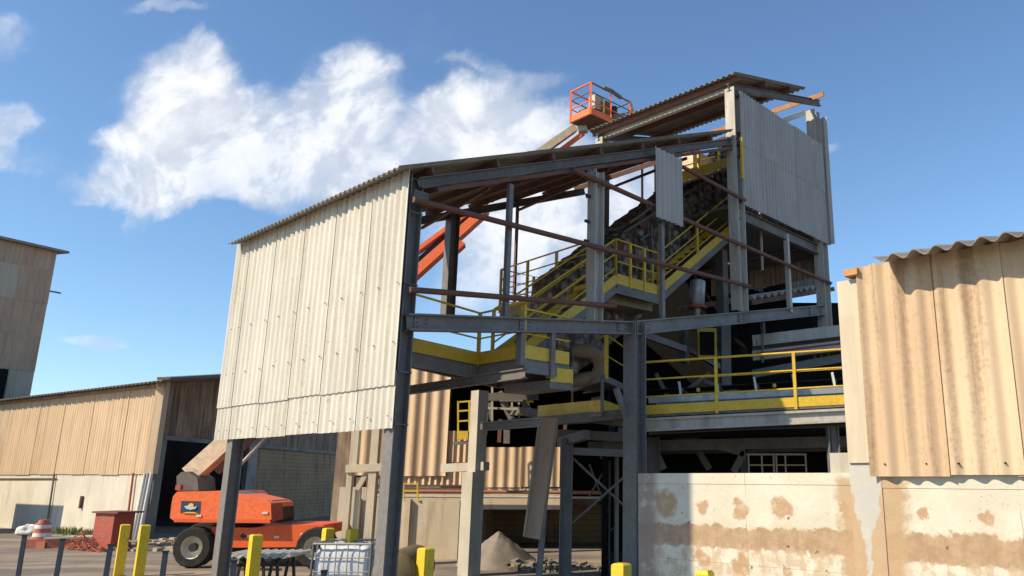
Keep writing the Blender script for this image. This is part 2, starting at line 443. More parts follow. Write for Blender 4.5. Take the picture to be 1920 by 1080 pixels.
c = g.mix(g.m('MULTIPLY', g.ramp(vl, .006, .001, 0, .6), g.ramp(n1, .4, .6)), c, (.2, .16, .12))
chip = g.noise(co, 16, 6, .75)
c = g.mix(g.ramp(chip, .58, .66, 0, .6), c, (.36, .31, .25))
lx = g.ramp(sp[0], xl + .32, xl + .18)
c = g.mix(g.m('MULTIPLY', lx, g.ramp(n2, .35, .5, .5, .9)), c, (.27, .21, .17))
xcc = (rw(1572, 530)[0] + rw(1614, 530)[0]) / 2
zjj = rw(1605, 868)[1]
dxc = g.m('ADD', g.m('SUBTRACT', sp[0], xcc + .06), g.m('ADD', g.m('MULTIPLY', g.m('SUBTRACT', n2, .5), .4), g.m('MULTIPLY', g.m('SUBTRACT', n1, .5), .25)))
sd_ = g.m('MULTIPLY', g.ramp(g.m('ABSOLUTE', dxc), .36, .24), g.ramp(g.m('ADD', sp[2], g.m('MULTIPLY', g.m('SUBTRACT', n2, .5), .2)), zjj - .06, zjj - .16))
c = g.mix(g.m('MULTIPLY', sd_, .9), c, g.mix(n2, (.36, .245, .145), (.47, .33, .2)))
g.put(b, 'Base Color', c); bump(g, b, g.m('ADD', n2, g.m('MULTIPLY', n3, .4)), .6, .015)
wallL = MB(); wallL.box(((xl + .02) / 2, .1, (ztop - .107) / 2), (.02 - xl, .2, ztop - .107))
wallL.box(((xl + .02) / 2, .098, ztop - .0525), (.02 - xl, .206, .105))
wallL.build('lower_wall', 'stained_whitewash', wr, True)
zt2 = rw(1800, 886)[1]
wallR = MB(); wallR.box((2.1, .1, (zt2 - .127) / 2), (3.8, .2, zt2 - .127)); wallR.box((2.1, .098, zt2 - .065), (3.8, .206, .122))
wallR.build('lower_wall', 'stained_whitewash', wr, True)
# concrete column between the two bays
mt, g, b = principled('stained_column', (.5, .44, .34), .9)
co = coords(g); sp = g.sep(co); n1 = g.noise(co, 2.5, 6, .6, .2); n2 = g.noise(co, 9, 6, .65); n4 = g.noise(g.map(co, scale=(7, 7, .6)), 2.0, 5, .6)
c = g.mix(g.ramp(n4, .4, .65), (.50, .43, .325), (.58, .50, .38))
zj = rw(1605, 868)[1]; zk = rw(1600, 590)[1]
low = g.ramp(g.m('ADD', sp[2], g.m('MULTIPLY', g.m('SUBTRACT', n1, .5), .05)), zj + .01, zj - .01)
c = g.mix(low, c, g.mix(g.ramp(n1, .4, .6), (.44, .43, .40), (.48, .46, .41)))
xcc = (rw(1572, 530)[0] + rw(1614, 530)[0]) / 2 + .02
ddx = g.m('ABSOLUTE', g.m('ADD', g.m('SUBTRACT', sp[0], xcc), g.m('MULTIPLY', g.m('SUBTRACT', n1, .5), .26)))
wv_ = g.ramp(sp[2], zj - .75, zj - .18, .012, .13)
dm = g.m('MULTIPLY', g.ramp(g.m('SUBTRACT', g.m('ADD', ddx, g.m('MULTIPLY', g.m('SUBTRACT', n2, .5), .14)), wv_), -.008, .012), g.ramp(sp[2], zj - .10, zj - .2))
c = g.mix(g.m('MULTIPLY', dm, .92), c, g.mix(n2, (.38, .26, .155), (.50, .36, .225)))
top = g.ramp(g.m('ADD', sp[2], g.m('MULTIPLY', n1, .06)), zk + .0, zk + .05)
c = g.mix(g.m('MULTIPLY', top, .6), c, (.53, .50, .40))
g.put(b, 'Base Color', c); bump(g, b, n2, .35, .01)
x0, z0 = rw(1572, 530); x1, _ = rw(1614, 530); xm = rw(1598, 885)[0]
cm = MB(); cm.box(((x0 + x1) / 2 , .085, (z0 + zj) / 2), (x1 - x0, .24, z0 - zj)); cm.box(((x0 + x1) / 2 + .025, .09, zj / 2), (x1 - x0 + .07, .20, zj))
cm.build('concrete_column', 'stained_column', wr, True)
# sand coloured upright sheets
zb0 = rw(1760, 886, -.13)[1] - .03
sx = rw(1616, 700, -.1)[0]; zt0 = rw(1616, 497, -.1)[1]; zslope = .0
ztr_ = rw(1636, 487, -.38)[1] + .03
k = 0
while sx < 3.2:
    wd = .556 if k else .60
    sh = MB(); sh.corr((sx, -.06, zb0 + (.012 if k % 2 else 0)), V((1, -.024, 0)), V((0, 0, 1)), wd + .07, (ztr_ if k else zt0) - zb0, (ztr_ if k else zt0) - zb0, phase=sx, pitch=.177, amp=.022, n=V((0, -1, 0)), k=14)
    so = sh.build('cladding_sheet', 'near_tan_sheet', wr, True)
    for bx in (.12, .47):
        bo = MB(); bo.tube([(sx + bx + .02, -.092, zb0 + .10), (sx + bx + .02, -.06, zb0 + .10)], .008, 8); bo.build('bolt', 'black_metal', so, True)
    sx += wd; k += 1
# the wavy roof sheet with its timber plate
ex0, ez0 = rw(1636, 487, -.38)
u_ = V((1, 0, 0)); pitchdir = V((0, 1, .24)).normalized()
rf = MB(); ro = MB()
zr = ez0 + .0
rf.corr((ex0, -.38, zr), u_, pitchdir, 3.3, 3.0, pitch=.177, amp=.027, th=.009, n=V((0, -.24, 1)).normalized(), k=14)
rf.build('roof_sheet', 'roof_sheet', wr, True)
MB().box((ex0 + 1.7, .02, zr + .02), (3.2, .09, .1)).build('roof_purlin', 'wood', wr, True)
MB().box((rw(1600, 515)[0] + .02, -.03, rw(1600, 512)[1] - .015), (.13, .16, .06)).build('timber_block', 'wood', wr, True)
# concrete block left on the wall top
bx0, bz0 = rw(1562, 880, .05); bx1, bz1 = rw(1592, 849, .05)
bo = MB(); bo.box((0, 0, (bz1 - ztop) / 2), (bx1 - bx0 + .03, .14, bz1 - ztop))
bo = bo.build('concrete_block', 'grey_concrete'); bo.location = R0 + RX * ((bx0 + bx1) / 2) + Av * .1 + Zv * (ztop + .001); bo.rotation_euler = (0, 0, rwz)
tag(bo, 'loose grey concrete block lying on top of the white wall beside the column', 'block')

# ------------------------------------------------------------ the open shed
sh0 = W(0, 0, 0)
shed = thing('open_shed', 'half-clad steel shed on grey columns with cream corrugated end wall and sloping roof', 'shed', sh0)
def zroof(s): return 7.19 + .421 * s
RS = .421
rdir = (Av + Zv * RS).normalized(); rn = (Zv - Av * RS).normalized()
# columns
def icol(root, P0, P1, h, w, up, mat='grey_steel', name='column'):
    mb = MB(); mb.ibeam(P0, P1, h, w, up); return mb.build(name, mat, root)
c2 = icol(shed, W(.04, .14, 0), W(.04, .14, 7.05), .24, .26, Av)
t1 = st(pb(437, 840, 0))[1]
c1 = icol(shed, W(.04, t1, 0), W(.04, t1, 7.05), .24, .26, Av)
for zz in (3.0, 3.8, 5.2, 6.4):
    MB().bar(W(-.08, .01, zz), W(.16, .01, zz), .06, .02).build('girt_cleat', 'dull_steel', shed)
zb_ = 3.62
# cream end wall: six sheets wide, two rows, the lower row cut on a slight rake
edges = [st(pb(x, 740, -.165))[1] for x in (738.6, 668.8, 600, 541, 487, 436.6, 410.5)]
edges[0] = st(pb(738.6, 740, -.165))[1]
for i in range(6):
    ta, tb = edges[i], edges[i + 1]
    q = (tb - ta) / max(1, round((tb - ta) / .19))
    dn = -Av
    jit = random.uniform(-.03, .03)
    up_ = MB(); up_.corr(W(-.165, ta - .02, zb_ - .03 + jit * .6), Bv + Av * .011, Zv, tb - ta + .06, 7.12 - zb_, pitch=q, amp=.024, n=dn, k=12)
    o1 = up_.build('cladding_sheet', 'cream_sheet', shed)
    lo = MB(); lo.corr(W(-.142, ta - .02, 2.94 + jit * .4), Bv + Av * .011, Zv, tb - ta + .06, .86, pitch=q, amp=.024, n=dn, k=12)
    o2 = lo.build('cladding_sheet', 'cream_sheet', shed)
    for o_, zz in ((o1, 5.2), (o1, 6.75), (o1, 4.25), (o2, 3.12)):
        for fr in ((.1, .62) if zz != 6.75 else (.35,)):
            p = W(-.192, ta + (tb - ta) * fr, zz)
            MB().tube([p, p + Av * .02], .009, 6).build('bolt', 'dull_steel', o_)
for zz in (3.15, 4.25, 5.2, 6.75): MB().bar(W(-.06, .28, zz), W(-.06, 6.5, zz), .04, .09).build('girt', 'dull_steel', shed)
# roof sheets, laid from the eave up the slope
tl, tr = -.16, st(pb(430, 452, -.42))[1]
nsh = 7; wsh = (tr - tl) / nsh
Ltot = st(pa(1397, 246))[0] + .42
for j in range(nsh):
    t0 = tl + j * wsh
    segs = [(0, 3.0), (2.9, 3.0), (5.8, Ltot / 1.0 - 5.8)]
    for k_, (l0, ll) in enumerate(segs):
        gap = .16 if (j == nsh - 2) else 0
        if j == nsh - 1 and k_ == 1: ll -= .0
        P = W(-.42, t0 + (gap if j == nsh - 1 else 0), zroof(-.42)) + rdir * l0 + rn * (.006 * k_)
        mb = MB(); mb.corr(P, Bv, rdir, wsh + .03 - (gap if j >= nsh - 1 else 0), ll, pitch=wsh / 6, amp=.026, n=rn, k=8)
        mb.build('roof_sheet', 'roof_sheet', shed)
# rafters and purlins
for t, sec in ((.02, .17), (t1, .2)):
    a_, b_ = W(.05, t, zroof(.05) - .29), W(9.9, t, zroof(9.9) - .29)
    MB().ibeam(a_, b_, sec, .16).build('rafter', 'dull_steel', shed)
MB().bar(W(.4, -.02, zroof(.4) - .46), W(9.8, -.02, zroof(9.8) - .47), .07, .07).build('tie_bar', 'rust_primer', shed)
npur = 8
for k in range(npur):
    s_ = .25 + k * 1.36
    P0, P1 = W(s_, tl + .05, zroof(s_) - .12), W(s_, tr - .1, zroof(s_) - .12)
    MB().bar(P0, P1, .06, .14, rn).build('purlin', 'rust_primer', shed)
for s_ in (1.6, 4.8, 7.6):
    MB().bar(W(s_, .1, zroof(s_) - .55), W(s_ + 2.4, t1, zroof(s_ + 2.4) - .5), .06, .06).build('roof_brace', 'rust_primer', shed)
# girts on the open side (rusty tube rails)
def girt(p0, p1, r=.045, t=-.14, mat='rust_primer', name='side_rail', sag=0):
    a_, b_ = pa(*p0, t), pa(*p1, t)
    m_ = (a_ + b_) / 2 - Zv * sag
    return MB().tube([a_, m_, b_], r, 8).build(name, mat, shed)
girt((775, 374), (1405, 537), .055)
girt((1075, 318), (1557, 531), .055, sag=.03)
girt((768, 543), (1154, 574), .05)
girt((1280, 313), (1397, 376), .05)
# transfer beams that rise from corner column to tower
bm1 = MB(); A0, A1 = pa(762, 604.5, .0), pa(1187, 615.5, .0)
bm1.ibeam(A0, A1, .27, .2, Zv, .03); bm1.build('side_beam', 'grey_steel', shed)
bm2 = MB(); A2 = pa(1545, 581, .0)
bm2.ibeam(A1, A2, .30, .2, Zv, .03); bm2.build('side_beam', 'grey_steel', shed)
s3, _, z3 = st(A1)
MB().ibeam(W(s3 + .05, 0, 0), W(s3 + .05, 0, z3 + .1), .34, .34, (Av + Bv * -.0).normalized(), .022, .018).build('column', 'grey_steel', shed)
MB().box(W(s3, 0, z3 + .0), (.02, .25, .33), Av, Bv, Zv).build('splice_plate', 'grey_steel', shed)
MB().bar(pa(1155, 728, .1), pa(1176, 785, .1), .08, .12).build('knee_brace', 'grey_steel', shed)
def gusset(P, n_, u_, w_, h_, root=None, mat='grey_steel'):
    root = root or shed
    v_ = n_.cross(u_).normalized()
    g_ = MB().box(P, (w_, h_, .016), u_, v_, n_).build('gusset_plate', mat, root)
    for a_ in (-.32, .32):
        for b_ in (-.32, 0, .32):
            q_ = P + u_ * w_ * a_ + v_ * h_ * b_
            MB().tube([q_ - n_ * .03, q_ + n_ * .03], .014, 6).build('bolt', 'dull_steel', g_)
for (x_, y_) in ((790, 606), (1166, 615), (1210, 614), (1522, 584), (985, 611), (1390, 598)):
    P_ = pa(x_, y_, -.02); gusset(P_, -Bv, Av, .26, .22)
for (x_, y_) in ((790, 372), (1110, 330), (1385, 285)):
    P_ = pa(x_, y_, -.10); gusset(P_, -Bv, Av, .26, .24, mat='dull_steel')
def post(px, y0, y1, w, t=0.0, mat='grey_steel', name='post', h=None):
    a_, b_ = pa(px[0], y0, t), pa(px[1], y1, t)
    b_ = V((a_.x, a_.y, b_.z))
    if w > .15: return MB().ibeam(a_, b_, w, w * (h or .9), Av, .02).build(name, mat, shed)
    return MB().bar(a_, b_, w, w * 1.0, Av).build(name, mat, shed)
post((957, 957), 346, 598, .09)
post((1118, 1118), 322, 604, .26, name='column', mat='pale_steel')
post((1240, 1240), 420, 600, .10)
post((1474, 1474), 440, 583, .12, mat='pale_steel')
post((971, 970), 372, 600, .07, t1, 'rust_primer')
post((850, 847), 400, 600, .28, t1, 'grey_steel', 'column')
post((1204, 1204), 300, 385, .06, t1, 'rust_primer')
girt((1204, 385), (1204, 460), .02, t1)
# hanging corrugated sheet
P = pa(1229, 405, -.22); Pr = pa(1280, 420, -.22)
hs = MB(); hs.corr(P, Av, Zv, (Pr - P).dot(Av), pa(1229, 275, -.22).z - P.z, pitch=.17, amp=.026, n=-Bv, k=10)
hs.build('hanging_sheet', 'grey_sheet', shed)
for px_ in (802, 915, 1012, 1097, 1160, 1236):
    p_ = pa(px_, 330 - (px_ - 802) * .12, -.17)
# bolts and stubs on the columns
for (px_, py_) in ((1103, 367), (1101, 415), (1100, 452), (1131, 430)):
    p_ = pa(px_, py_, 0); MB().bar(p_ - Av * .06, p_ + Av * .06, .05, .05).build('lug', 'black_metal', shed)

# ------------------------------------------------------------ process tower
TS0, TS1, TT = 9.62, 14.22, 4.8
tw = thing('process_tower', 'tall steel tower with grey corrugated cladding panel and lean-to roof behind the open shed', 'tower', W(TS0, 0, 0))
def tcol(s, t, z0, z1, mat='pale_steel', w=.34):
    MB().ibeam(W(s, t, z0), W(s, t, z1), w, .30, Av, .022, .018).build('column', mat, tw)
zb1 = pa(1385, 582).z
tcol(TS0, .0, zb1, 12.45)
tcol(TS0, TT, 6, 12.45)
tcol(TS1, .0, pa(1545, 615).z, 13.55)
tcol(TS1, TT, 5, 12.45)
def zt(s): return 12.72 + .29 * (s - 9.3)
tdir = (Av + Zv * .29).normalized(); tn = (Zv - Av * .29).normalized()
LL = (st(pa(1510, 165, -.3))[0] - 9.25) * 1.041
for j in range(5):
    w_ = (TT + .62) / 5
    MB().corr(W(9.25, -.32 + j * w_, zt(9.25)) + rn * .004 * (j % 2), Bv, tdir, w_ + .02, LL, pitch=w_ / 6, amp=.026, n=tn, k=8).build('roof_sheet', 'roof_sheet', tw)
for s_, ta_, tb_ in ((9.5, -.3, TT + .3), (10.9, -.3, TT + .3), (12.3, -.3, TT + .3)):
    MB().bar(W(s_, ta_, zt(s_) - .12), W(s_, tb_, zt(s_) - .12), .08, .15, tn).build('purlin', 'rust_primer', tw)
MB().ibeam(W(9.62, -.0, 12.55), W(9.62, TT, 12.55), .22, .14).build('eave_beam', 'pale_steel', tw)
for s_ in (14.15,):
    p0_, p1_ = W(s_, -.45, zt(s_) - .15), W(s_, TT + .6, zt(s_) - .15)
    MB().bar(p0_, p1_, .07, .14, tn).build('timber_purlin', 'wood', tw)
for t_ in (0, TT):
    MB().ibeam(W(9.4, t_, zt(9.4) - .30), W(14.75, t_, zt(14.75) - .26), .20, .12).build('rafter', 'dull_steel', tw)
# cladding panel, two rows
ca, cb = st(pa(1388, 300, -.14))[0], st(pa(1554, 440, -.14))[0]
nn = 5; wq = (cb - ca) / nn
for j in range(nn):
    for (z0_, z1_, o_) in ((9.18, 10.95, 0), (10.85, 12.42, .014)):
        jj = random.uniform(-.012, .012)
        MB().corr(W(ca + j * wq, -.15 - o_ - .01 * (j % 2), z0_ + jj), Av, Zv, wq + .04, z1_ - z0_, pitch=wq / 6, amp=.032, n=-Bv, k=8).build('cladding_sheet', 'grey_sheet', tw)
for zz in (9.3, 10.9, 12.3): MB().bar(W(ca, -.08, zz), W(cb, -.08, zz), .06, .1).build('girt', 'dull_steel', tw)
# deep beam under the panel, far side walls
MB().ibeam(W(TS0, .05, 8.95), W(TS1, .05, 8.95), .30, .16).build('floor_beam', 'dull_steel', tw)
MB().ibeam(W(TS1, 0, 8.95), W(TS1, TT, 8.95), .30, .16).build('floor_beam', 'dull_steel', tw)
MB().ibeam(W(TS0, TT, 8.95), W(TS1, TT, 8.95), .30, .16).build('floor_beam', 'dull_steel', tw)
MB().ibeam(W(TS1, 0, 11.9), W(TS1, TT, 12.6), .22, .14).build('floor_beam', 'pale_steel', tw)
dw0 = st(pa(1396, 480, 2.8))[0]
for j in range(5):
    MB().corr(W(dw0 + j * 1.0, 2.8 + .01 * (j % 2), 8.3 + j * .18), Av, Zv, 1.10, 4.1 - j * .18, pitch=.25, amp=.035, n=-Bv, k=8).build('cladding_sheet', 'dark_sheet', tw)
MB().ibeam(pa(1452, 232, 1.0), pa(1516, 209, 1.0), .18, .12).build('tie_beam', 'white_paint', tw)
for j in range(3):
    MB().corr(W(12.0 + j * 1.0, TT - .1 + .01 * (j % 2), 9.2), Av, Zv, 1.10, 3.6, pitch=.177, amp=.026, n=-Bv, k=8).build('cladding_sheet', 'grey_sheet', tw)
for j in range(5):
    MB().corr(W(TS1 + .22, .12 + j * .94, 8.2), Bv, Zv, .96, 4.5, pitch=.177, amp=.026, n=Av, k=8).build('cladding_sheet', 'brown_sheet', tw)
MB().corr(W(TS1 + .22, -.35, 9.15), Bv, Zv, .5, 4.2, pitch=.177, amp=.026, n=Av, k=8).build('cladding_sheet', 'grey_sheet', tw)
# intermediate floor slab and small low roof with wavy edge
MB().box(W((TS0 + TS1) / 2, TT / 2, 9.2), (TS1 - TS0 - .1, TT - .4, .08), Av, Bv, Zv).build('floor_deck', 'dull_steel', tw)
lr0 = pa(1408, 557, .75); lr1 = pa(1562, 533, .75)
lt = (lr1 - lr0); L_ = lt.length; lt.normalize()
MB().corr(lr0, lt, (Bv - Zv * .0).normalized(), L_, 2.5, pitch=.40, amp=.07, n=Zv, k=14, th=.012).build('low_roof_sheet', 'white_paint', tw)
MB().bar(lr0 - Zv * .16, lr1 - Zv * .16, .08, .14).build('low_roof_beam', 'rust_primer', tw)
# interior props below the panel
for (x_, y0_, y1_, t_, w_) in ((1425, 395, 505, .35, .05), (1352, 470, 660, 1.5, .25), (1355, 600, 700, 3.5, .3), (1282, 600, 680, 2.2, .2), (1430, 605, 655, 1.5, .10)):
    a_, b_ = pa(x_, y0_, t_), pa(x_, y1_, t_)
    MB().bar(V((a_.x, a_.y, b_.z)), a_, w_, w_, Av).build('post', 'dull_steel' if w_ > .06 else 'pale_steel', tw)
for (a, b, t_) in (((1283, 650), (1353, 690), 2.2), ((1325, 600), (1352, 655), 1.8), ((1200, 625), (1285, 655), 1.2), ((1285, 600), (1330, 600), 2), ((1325, 640), (1355, 640), 2)):
    MB().bar(pa(*a, t_), pa(*b, t_), .1, .16).build('brace', 'grey_steel', tw)

# ------------------------------------------------------------ inclined conveyor with its stair
inc = thing('inclined_conveyor', 'dark rubble-covered inclined conveyor gallery climbing into the tower', 'conveyor', W(4, 2, 0))
mt, g, b = principled('rubble_cover', (.06, .055, .05), .95)
co = coords(g); vo = g.n('ShaderNodeTexVoronoi'); g.put(vo, 'Vector', co); vo.inputs['Scale'].default_value = 4.5
n2 = g.noise(co, 9, 7, .7); n1 = g.noise(co, 2, 5, .6)
c = g.mix(g.ramp(g.m('ADD', g.m('MULTIPLY', vo.outputs[0], .6), g.m('MULTIPLY', n2, .6)), .35, .75), (.42, .385, .36), (.08, .066, .056))
c = g.mix(g.ramp(n1, .5, .65, 0, .6), c, (.17, .11, .075))
g.put(b, 'Base Color', c); bump(g, b, g.m('ADD', vo.outputs[0], n2), .8, .08)
# cover: prism along the slope with a rugged top
def incline(t, pts): return [pa(x, y, t) for x, y in pts]
T1, T2 = 1.9, 3.3
a0, a1 = pa(1070, 553, T1), pa(1390, 300, T1)
NN = 70; rows = []
random.seed(3)
def mesh_gallery():
    mb = MB(); rows = []
    for i in range(NN + 1):
        q = i / NN; p = a0.lerp(a1, q); hgt = 1.15 + random.uniform(-.03, .03)
        row = []
        for (t_, z_) in ((0, -2.0), (0, -1.2), (0, -.6), (0, -.2), (0, .15), (.1, .45), (.35, .62), (.7, .7), (1.05, .62), (1.3, .45), (1.4, .15), (1.4, -.6), (1.4, -2.0)):
            row.append(p + Bv * (t_ + random.uniform(-.05, .05)) + Zv * (z_ + random.uniform(-.05, .05)))
        rows.append(row)
    n = len(rows[0]); vs = [v for r_ in rows for v in r_]; fs = []
    for i in range(NN):
        for k in range(n): fs.append((i * n + k, i * n + (k + 1) % n, (i + 1) * n + (k + 1) % n, (i + 1) * n + k))
    fs.append(tuple(range(n))[::-1]); fs.append(tuple(NN * n + k for k in range(n)))
    mb.add(vs, fs); return mb
gal = mesh_gallery().build('conveyor_cover', 'rubble_cover', inc)
# belt tail drum, motor and drooping cover rags near the top
for (x_, y_, r_, mt_) in ((1190, 418, .22, 'rust_primer'), (1212, 408, .15, 'rust_primer'), (1150, 470, .2, 'rust_primer')):
    p_ = pa(x_, y_, 2.2); MB().tube([p_ - Bv * .3, p_ + Bv * .3], r_, 12).build('drive_drum', mt_, inc)
for (x0_, y0_, x1_, y1_) in ((1180, 418, 1290, 340), (1170, 435, 1340, 330), (1200, 450, 1365, 340)):
    MB().bar(pa(x0_, y0_, 1.82), pa(x1_, y1_, 1.82), .04, .06).build('cover_edge', 'dull_steel', inc)
for k in range(7):
    x_ = 1160 + k * 30; y_ = 520 - k * 27
    MB().bar(pa(x_, y_ - 45, 1.8), pa(x_ + 2, y_ + 20, 1.8), .06, .05).build('frame_rib', 'dull_steel', inc)
# orange-yellow top walkway
tp = thing('upper_walkway', 'short yellow railed walkway at the head of the inclined conveyor', 'walkway', pa(1320, 320, 2.5))
q0, q1 = pa(1268, 344, 1.5), pa(1385, 304, 1.5)
MB().bar(q0 - Zv * .08 + Bv * .4, q1 - Zv * .08 + Bv * .4, .8, .06).build('deck', 'dull_steel', tp)
railing(tp, [q0, q1], .85, 2, 1.3, .26)
MB().box(pa(1308, 310, 2.0), (1.0, .4, .6), Av, Bv, Zv).build('drive_guard', 'boom_cream', tp)
MB().bar(pa(1390, 258, -.2), pa(1393, 335, -.2), .06, .06).build('ladder_rail', 'yellow_paint', tp)

# stair flights and landing
stt = thing('stair', 'yellow railed steel stair with landing climbing beside the dark conveyor', 'stair', W(5, 1, 0))
TL = .95
L0, L1 = pa(1154, 531, TL), pa(1234, 559, TL)
L1.z = L0.z - .0
L1 = pa(1234, 559, TL); L1.z = L0.z
F2 = pa(1372, 432, TL)
F1 = pa(975, 668, TL)
def flight(p0, p1, wdt=.8):
    for off in (0, wdt):
        MB().bar(p0 + Bv * off - Zv * .10, p1 + Bv * off - Zv * .10, .05, .22).build('stringer', 'grey_steel', stt)
        MB().bar(p0 + Bv * (off - .03) + Zv * .10, p1 + Bv * (off - .03) + Zv * .10, .012, .20).build('toe_board', 'yellow_paint', stt)
    n = int((p1.z - p0.z) / .2)
    for k in range(1, n):
        p = p0.lerp(p1, k / n)
        MB().box(p + Bv * wdt / 2, (.24, wdt, .03), Av, Bv, Zv).build('tread', 'dull_steel', stt)
flight(L1, F2); flight(F1, L0)
railing(stt, [L1, F2], 1.05, 3, 2.3, 0)
railing(stt, [F1, L0], 1.05, 3, 2.3, 0)
railing(stt, [F1 + Bv * .85, L0 + Bv * .85], 1.05, 3, 2.3, 0)
railing(stt, [L0, L1], 1.05, 2, .55, .24)
MB().prism([L0, L1, L1 + Bv * .85, L0 + Bv * .85], -Zv * .04).build('landing_deck', 'dull_steel', stt)
MB().bar(L0 - Zv * .13 + Av * .03, L1 - Zv * .13, .06, .2).build('landing_beam', 'grey_steel', stt)
MB().bar(L0 - Zv * .13 + Bv * .82, L1 - Zv * .13 + Bv * .82, .06, .2).build('landing_beam', 'grey_steel', stt)
# upper left platform
upl = thing('upper_platform', 'brown edged platform with double rails at the foot of the upper stair', 'platform', W(3, 4, 0))
z_ = pY(937, 583, 19.5).z
U0 = pz(937, 583, z_); U1 = pz(1003, 566, z_); 
U0b = U0 + (U1 - U0).normalized() * 3.4
dd = (U1 - U0).normalized(); nrm = V((-dd.y, dd.x, 0))
U2 = U0 + nrm * 2.1
MB().prism([U0, U0b, U0b + nrm * 2.1, U2], -Zv * .22).build('platform_deck', 'duct_tan', upl)
railing(upl, [U0b, U0, U2, U2 + dd * 3.4], 1.1, 4, 1.2, .12)

# ------------------------------------------------------------ lower walkway, hung from the side beam
lw = thing('lower_walkway', 'zigzag lower walkway with yellow toe boards hung under the long grey beam', 'walkway', W(2, 0, 0))
K = pa(981, 671, 0); zf = K.z
k0 = pz(752, 655, zf); k1 = pz(896, 684, zf); k2 = K; k3 = pz(1060, 690, zf)
k3 = W(st(K)[0] + 1.15, 0, zf)
dk = [k0, k1, k2, k3]
back = [k3 + Bv * 1.6, k1 + (k1 - k2).normalized() * 0 + Av * 1.3 + Bv * .9, k0 + Av * 1.2 + Bv * .5]
MB().prism([k0, k1, k2, k3] + back, -Zv * .04).build('deck', 'dull_steel', lw)
for p_, q_ in ((k0, k1), (k1, k2), (k2, k3)):
    MB().bar(p_ - Zv * .15, q_ - Zv * .15, .06, .22).build('edge_channel', 'grey_steel', lw)
for p_, q_ in zip([k3] + back, back + [k0]):
    MB().bar(p_ - Zv * .16, q_ - Zv * .16, .06, .22).build('edge_channel', 'dull_steel', lw)
railing(lw, [k0, k1, k2], 1.0, 2, 2.6, .24, ends=(False, True))
railing(lw, [k2, k3], .9, 2, 1.2, .24, posts=False)
for x_ in (977, 1034):
    a_ = pa(x_, 622, .0); b_ = pa(x_, 680, .0); MB().bar(V((a_.x, a_.y, zf - .15 if x_ < 1000 else zf - .3)), a_, .14, .10, Av).build('hanger', 'grey_steel', lw)
# next stretch, a step lower, up to the landing at the column
k4 = pa(1032, 712, -.0); zg = k4.z; k5 = W(st(k4)[0] + 0.75, 0, zg)
k5 = pz(1074, 716, zg)
MB().bar(k4 - Zv * .02 + Zv * .12, k5 + Zv * .1, .012, .26).build('toe_board', 'yellow_paint', lw)
MB().prism([k4, k5, k5 + Bv * 1.3, k4 + Bv * 1.3], -Zv * .16).build('deck', 'grey_steel', lw)
# underside girders across to the back
MB().ibeam(pz(765, 732, zf - .5), pz(985, 700, zf - .5), .16, .10).build('girder', 'dull_steel', lw)
lwz = zf - .4
MB().ibeam(pz(905, 800, 3.1), pz(1012, 792, 3.1), .14, .1).build('girder', 'grey_steel', lw)

# landing beside the column (right)
rl = thing('column_landing', 'small railed landing with yellow kick plate beside the grey middle column', 'platform', W(5, 0, 0))
n1p = pa(1178, 765, -.05); zh = n1p.z
m1 = pz(1129, 772, zh); m0 = pz(1008, 782, zh)
n1p = pz(1176, 786, zh)
MB().prism([m0, m1, n1p, n1p + Bv * 2.2 - Av * .0, m0 + Av * 1.0], -Zv * .04).build('deck', 'dull_steel', rl)
for p_, q_ in ((m0, m1), (m1, n1p)):
    MB().bar(p_ - Zv * .06, q_ - Zv * .06, .05, .07).build('edge_angle', 'grey_steel', rl)
    MB().bar(p_ + Zv * .13, q_ + Zv * .13, .012, .26).build('toe_board', 'yellow_paint', rl)
MB().bar(m1 - Zv * .02, m1 + Zv * .75, .07, .07).build('post', 'grey_steel', rl)
MB().bar(pz(1072, 790, zh), pz(1072, 790, zh) + Zv * 1.9, .05, .05).build('rail_post', 'yellow_paint', rl)
zu = zh + .72
b0 = pz(1074, 730, zu); b1 = m1 + Zv * .72; b2 = n1p + Zv * .72
for p_, q_ in ((b0, b1), (b1, b2)): MB().bar(p_, q_, .1, .14).build('floor_channel', 'grey_steel', rl)
MB().prism([b0, b1, b2, b2 + Bv * 1.5, b0 + Av * .7], Zv * .03).build('upper_deck', 'dull_steel', rl)
railing(rl, [b0 + Zv * .05, b1 + Zv * .05 + Av * .12, b2 + Zv * .05], .92, 2, 1.8, 0, pr=.035)

# tan elbow duct behind the landing
pts = []
ec = pY(1098, 685, 17.6)
for k in range(15):
    a_ = R(115 - k * 19); pts.append(ec + V((math.cos(a_) * .34, .03 * k / 3, math.sin(a_) * .33)))
pts = [ec + V((-.6, .1, .33)), ec + V((-.3, 0, .34))] + pts[2:10] + [ec + V((-.6, .3, -.36))]
ed = MB().tube(pts, .165, 14).build('elbow_duct', 'duct_tan'); recentre(ed, ec)
tag(ed, 'tan curved elbow duct bending behind the yellow landing rails', 'duct')
# pale hopper plates behind
hp = MB(); p_ = pY(1095, 660, 18.5); hp.prism([pY(1050, 632, 18.4), pY(1122, 630, 18.4), pY(1138, 662, 18.4), pY(1045, 690, 18.4)], V((0, .3, 0)))
hp = hp.build('hopper_cover', 'white_paint'); recentre(hp, p_); tag(hp, 'pale hopper cover seen under the long beam behind the elbow duct', 'hopper')
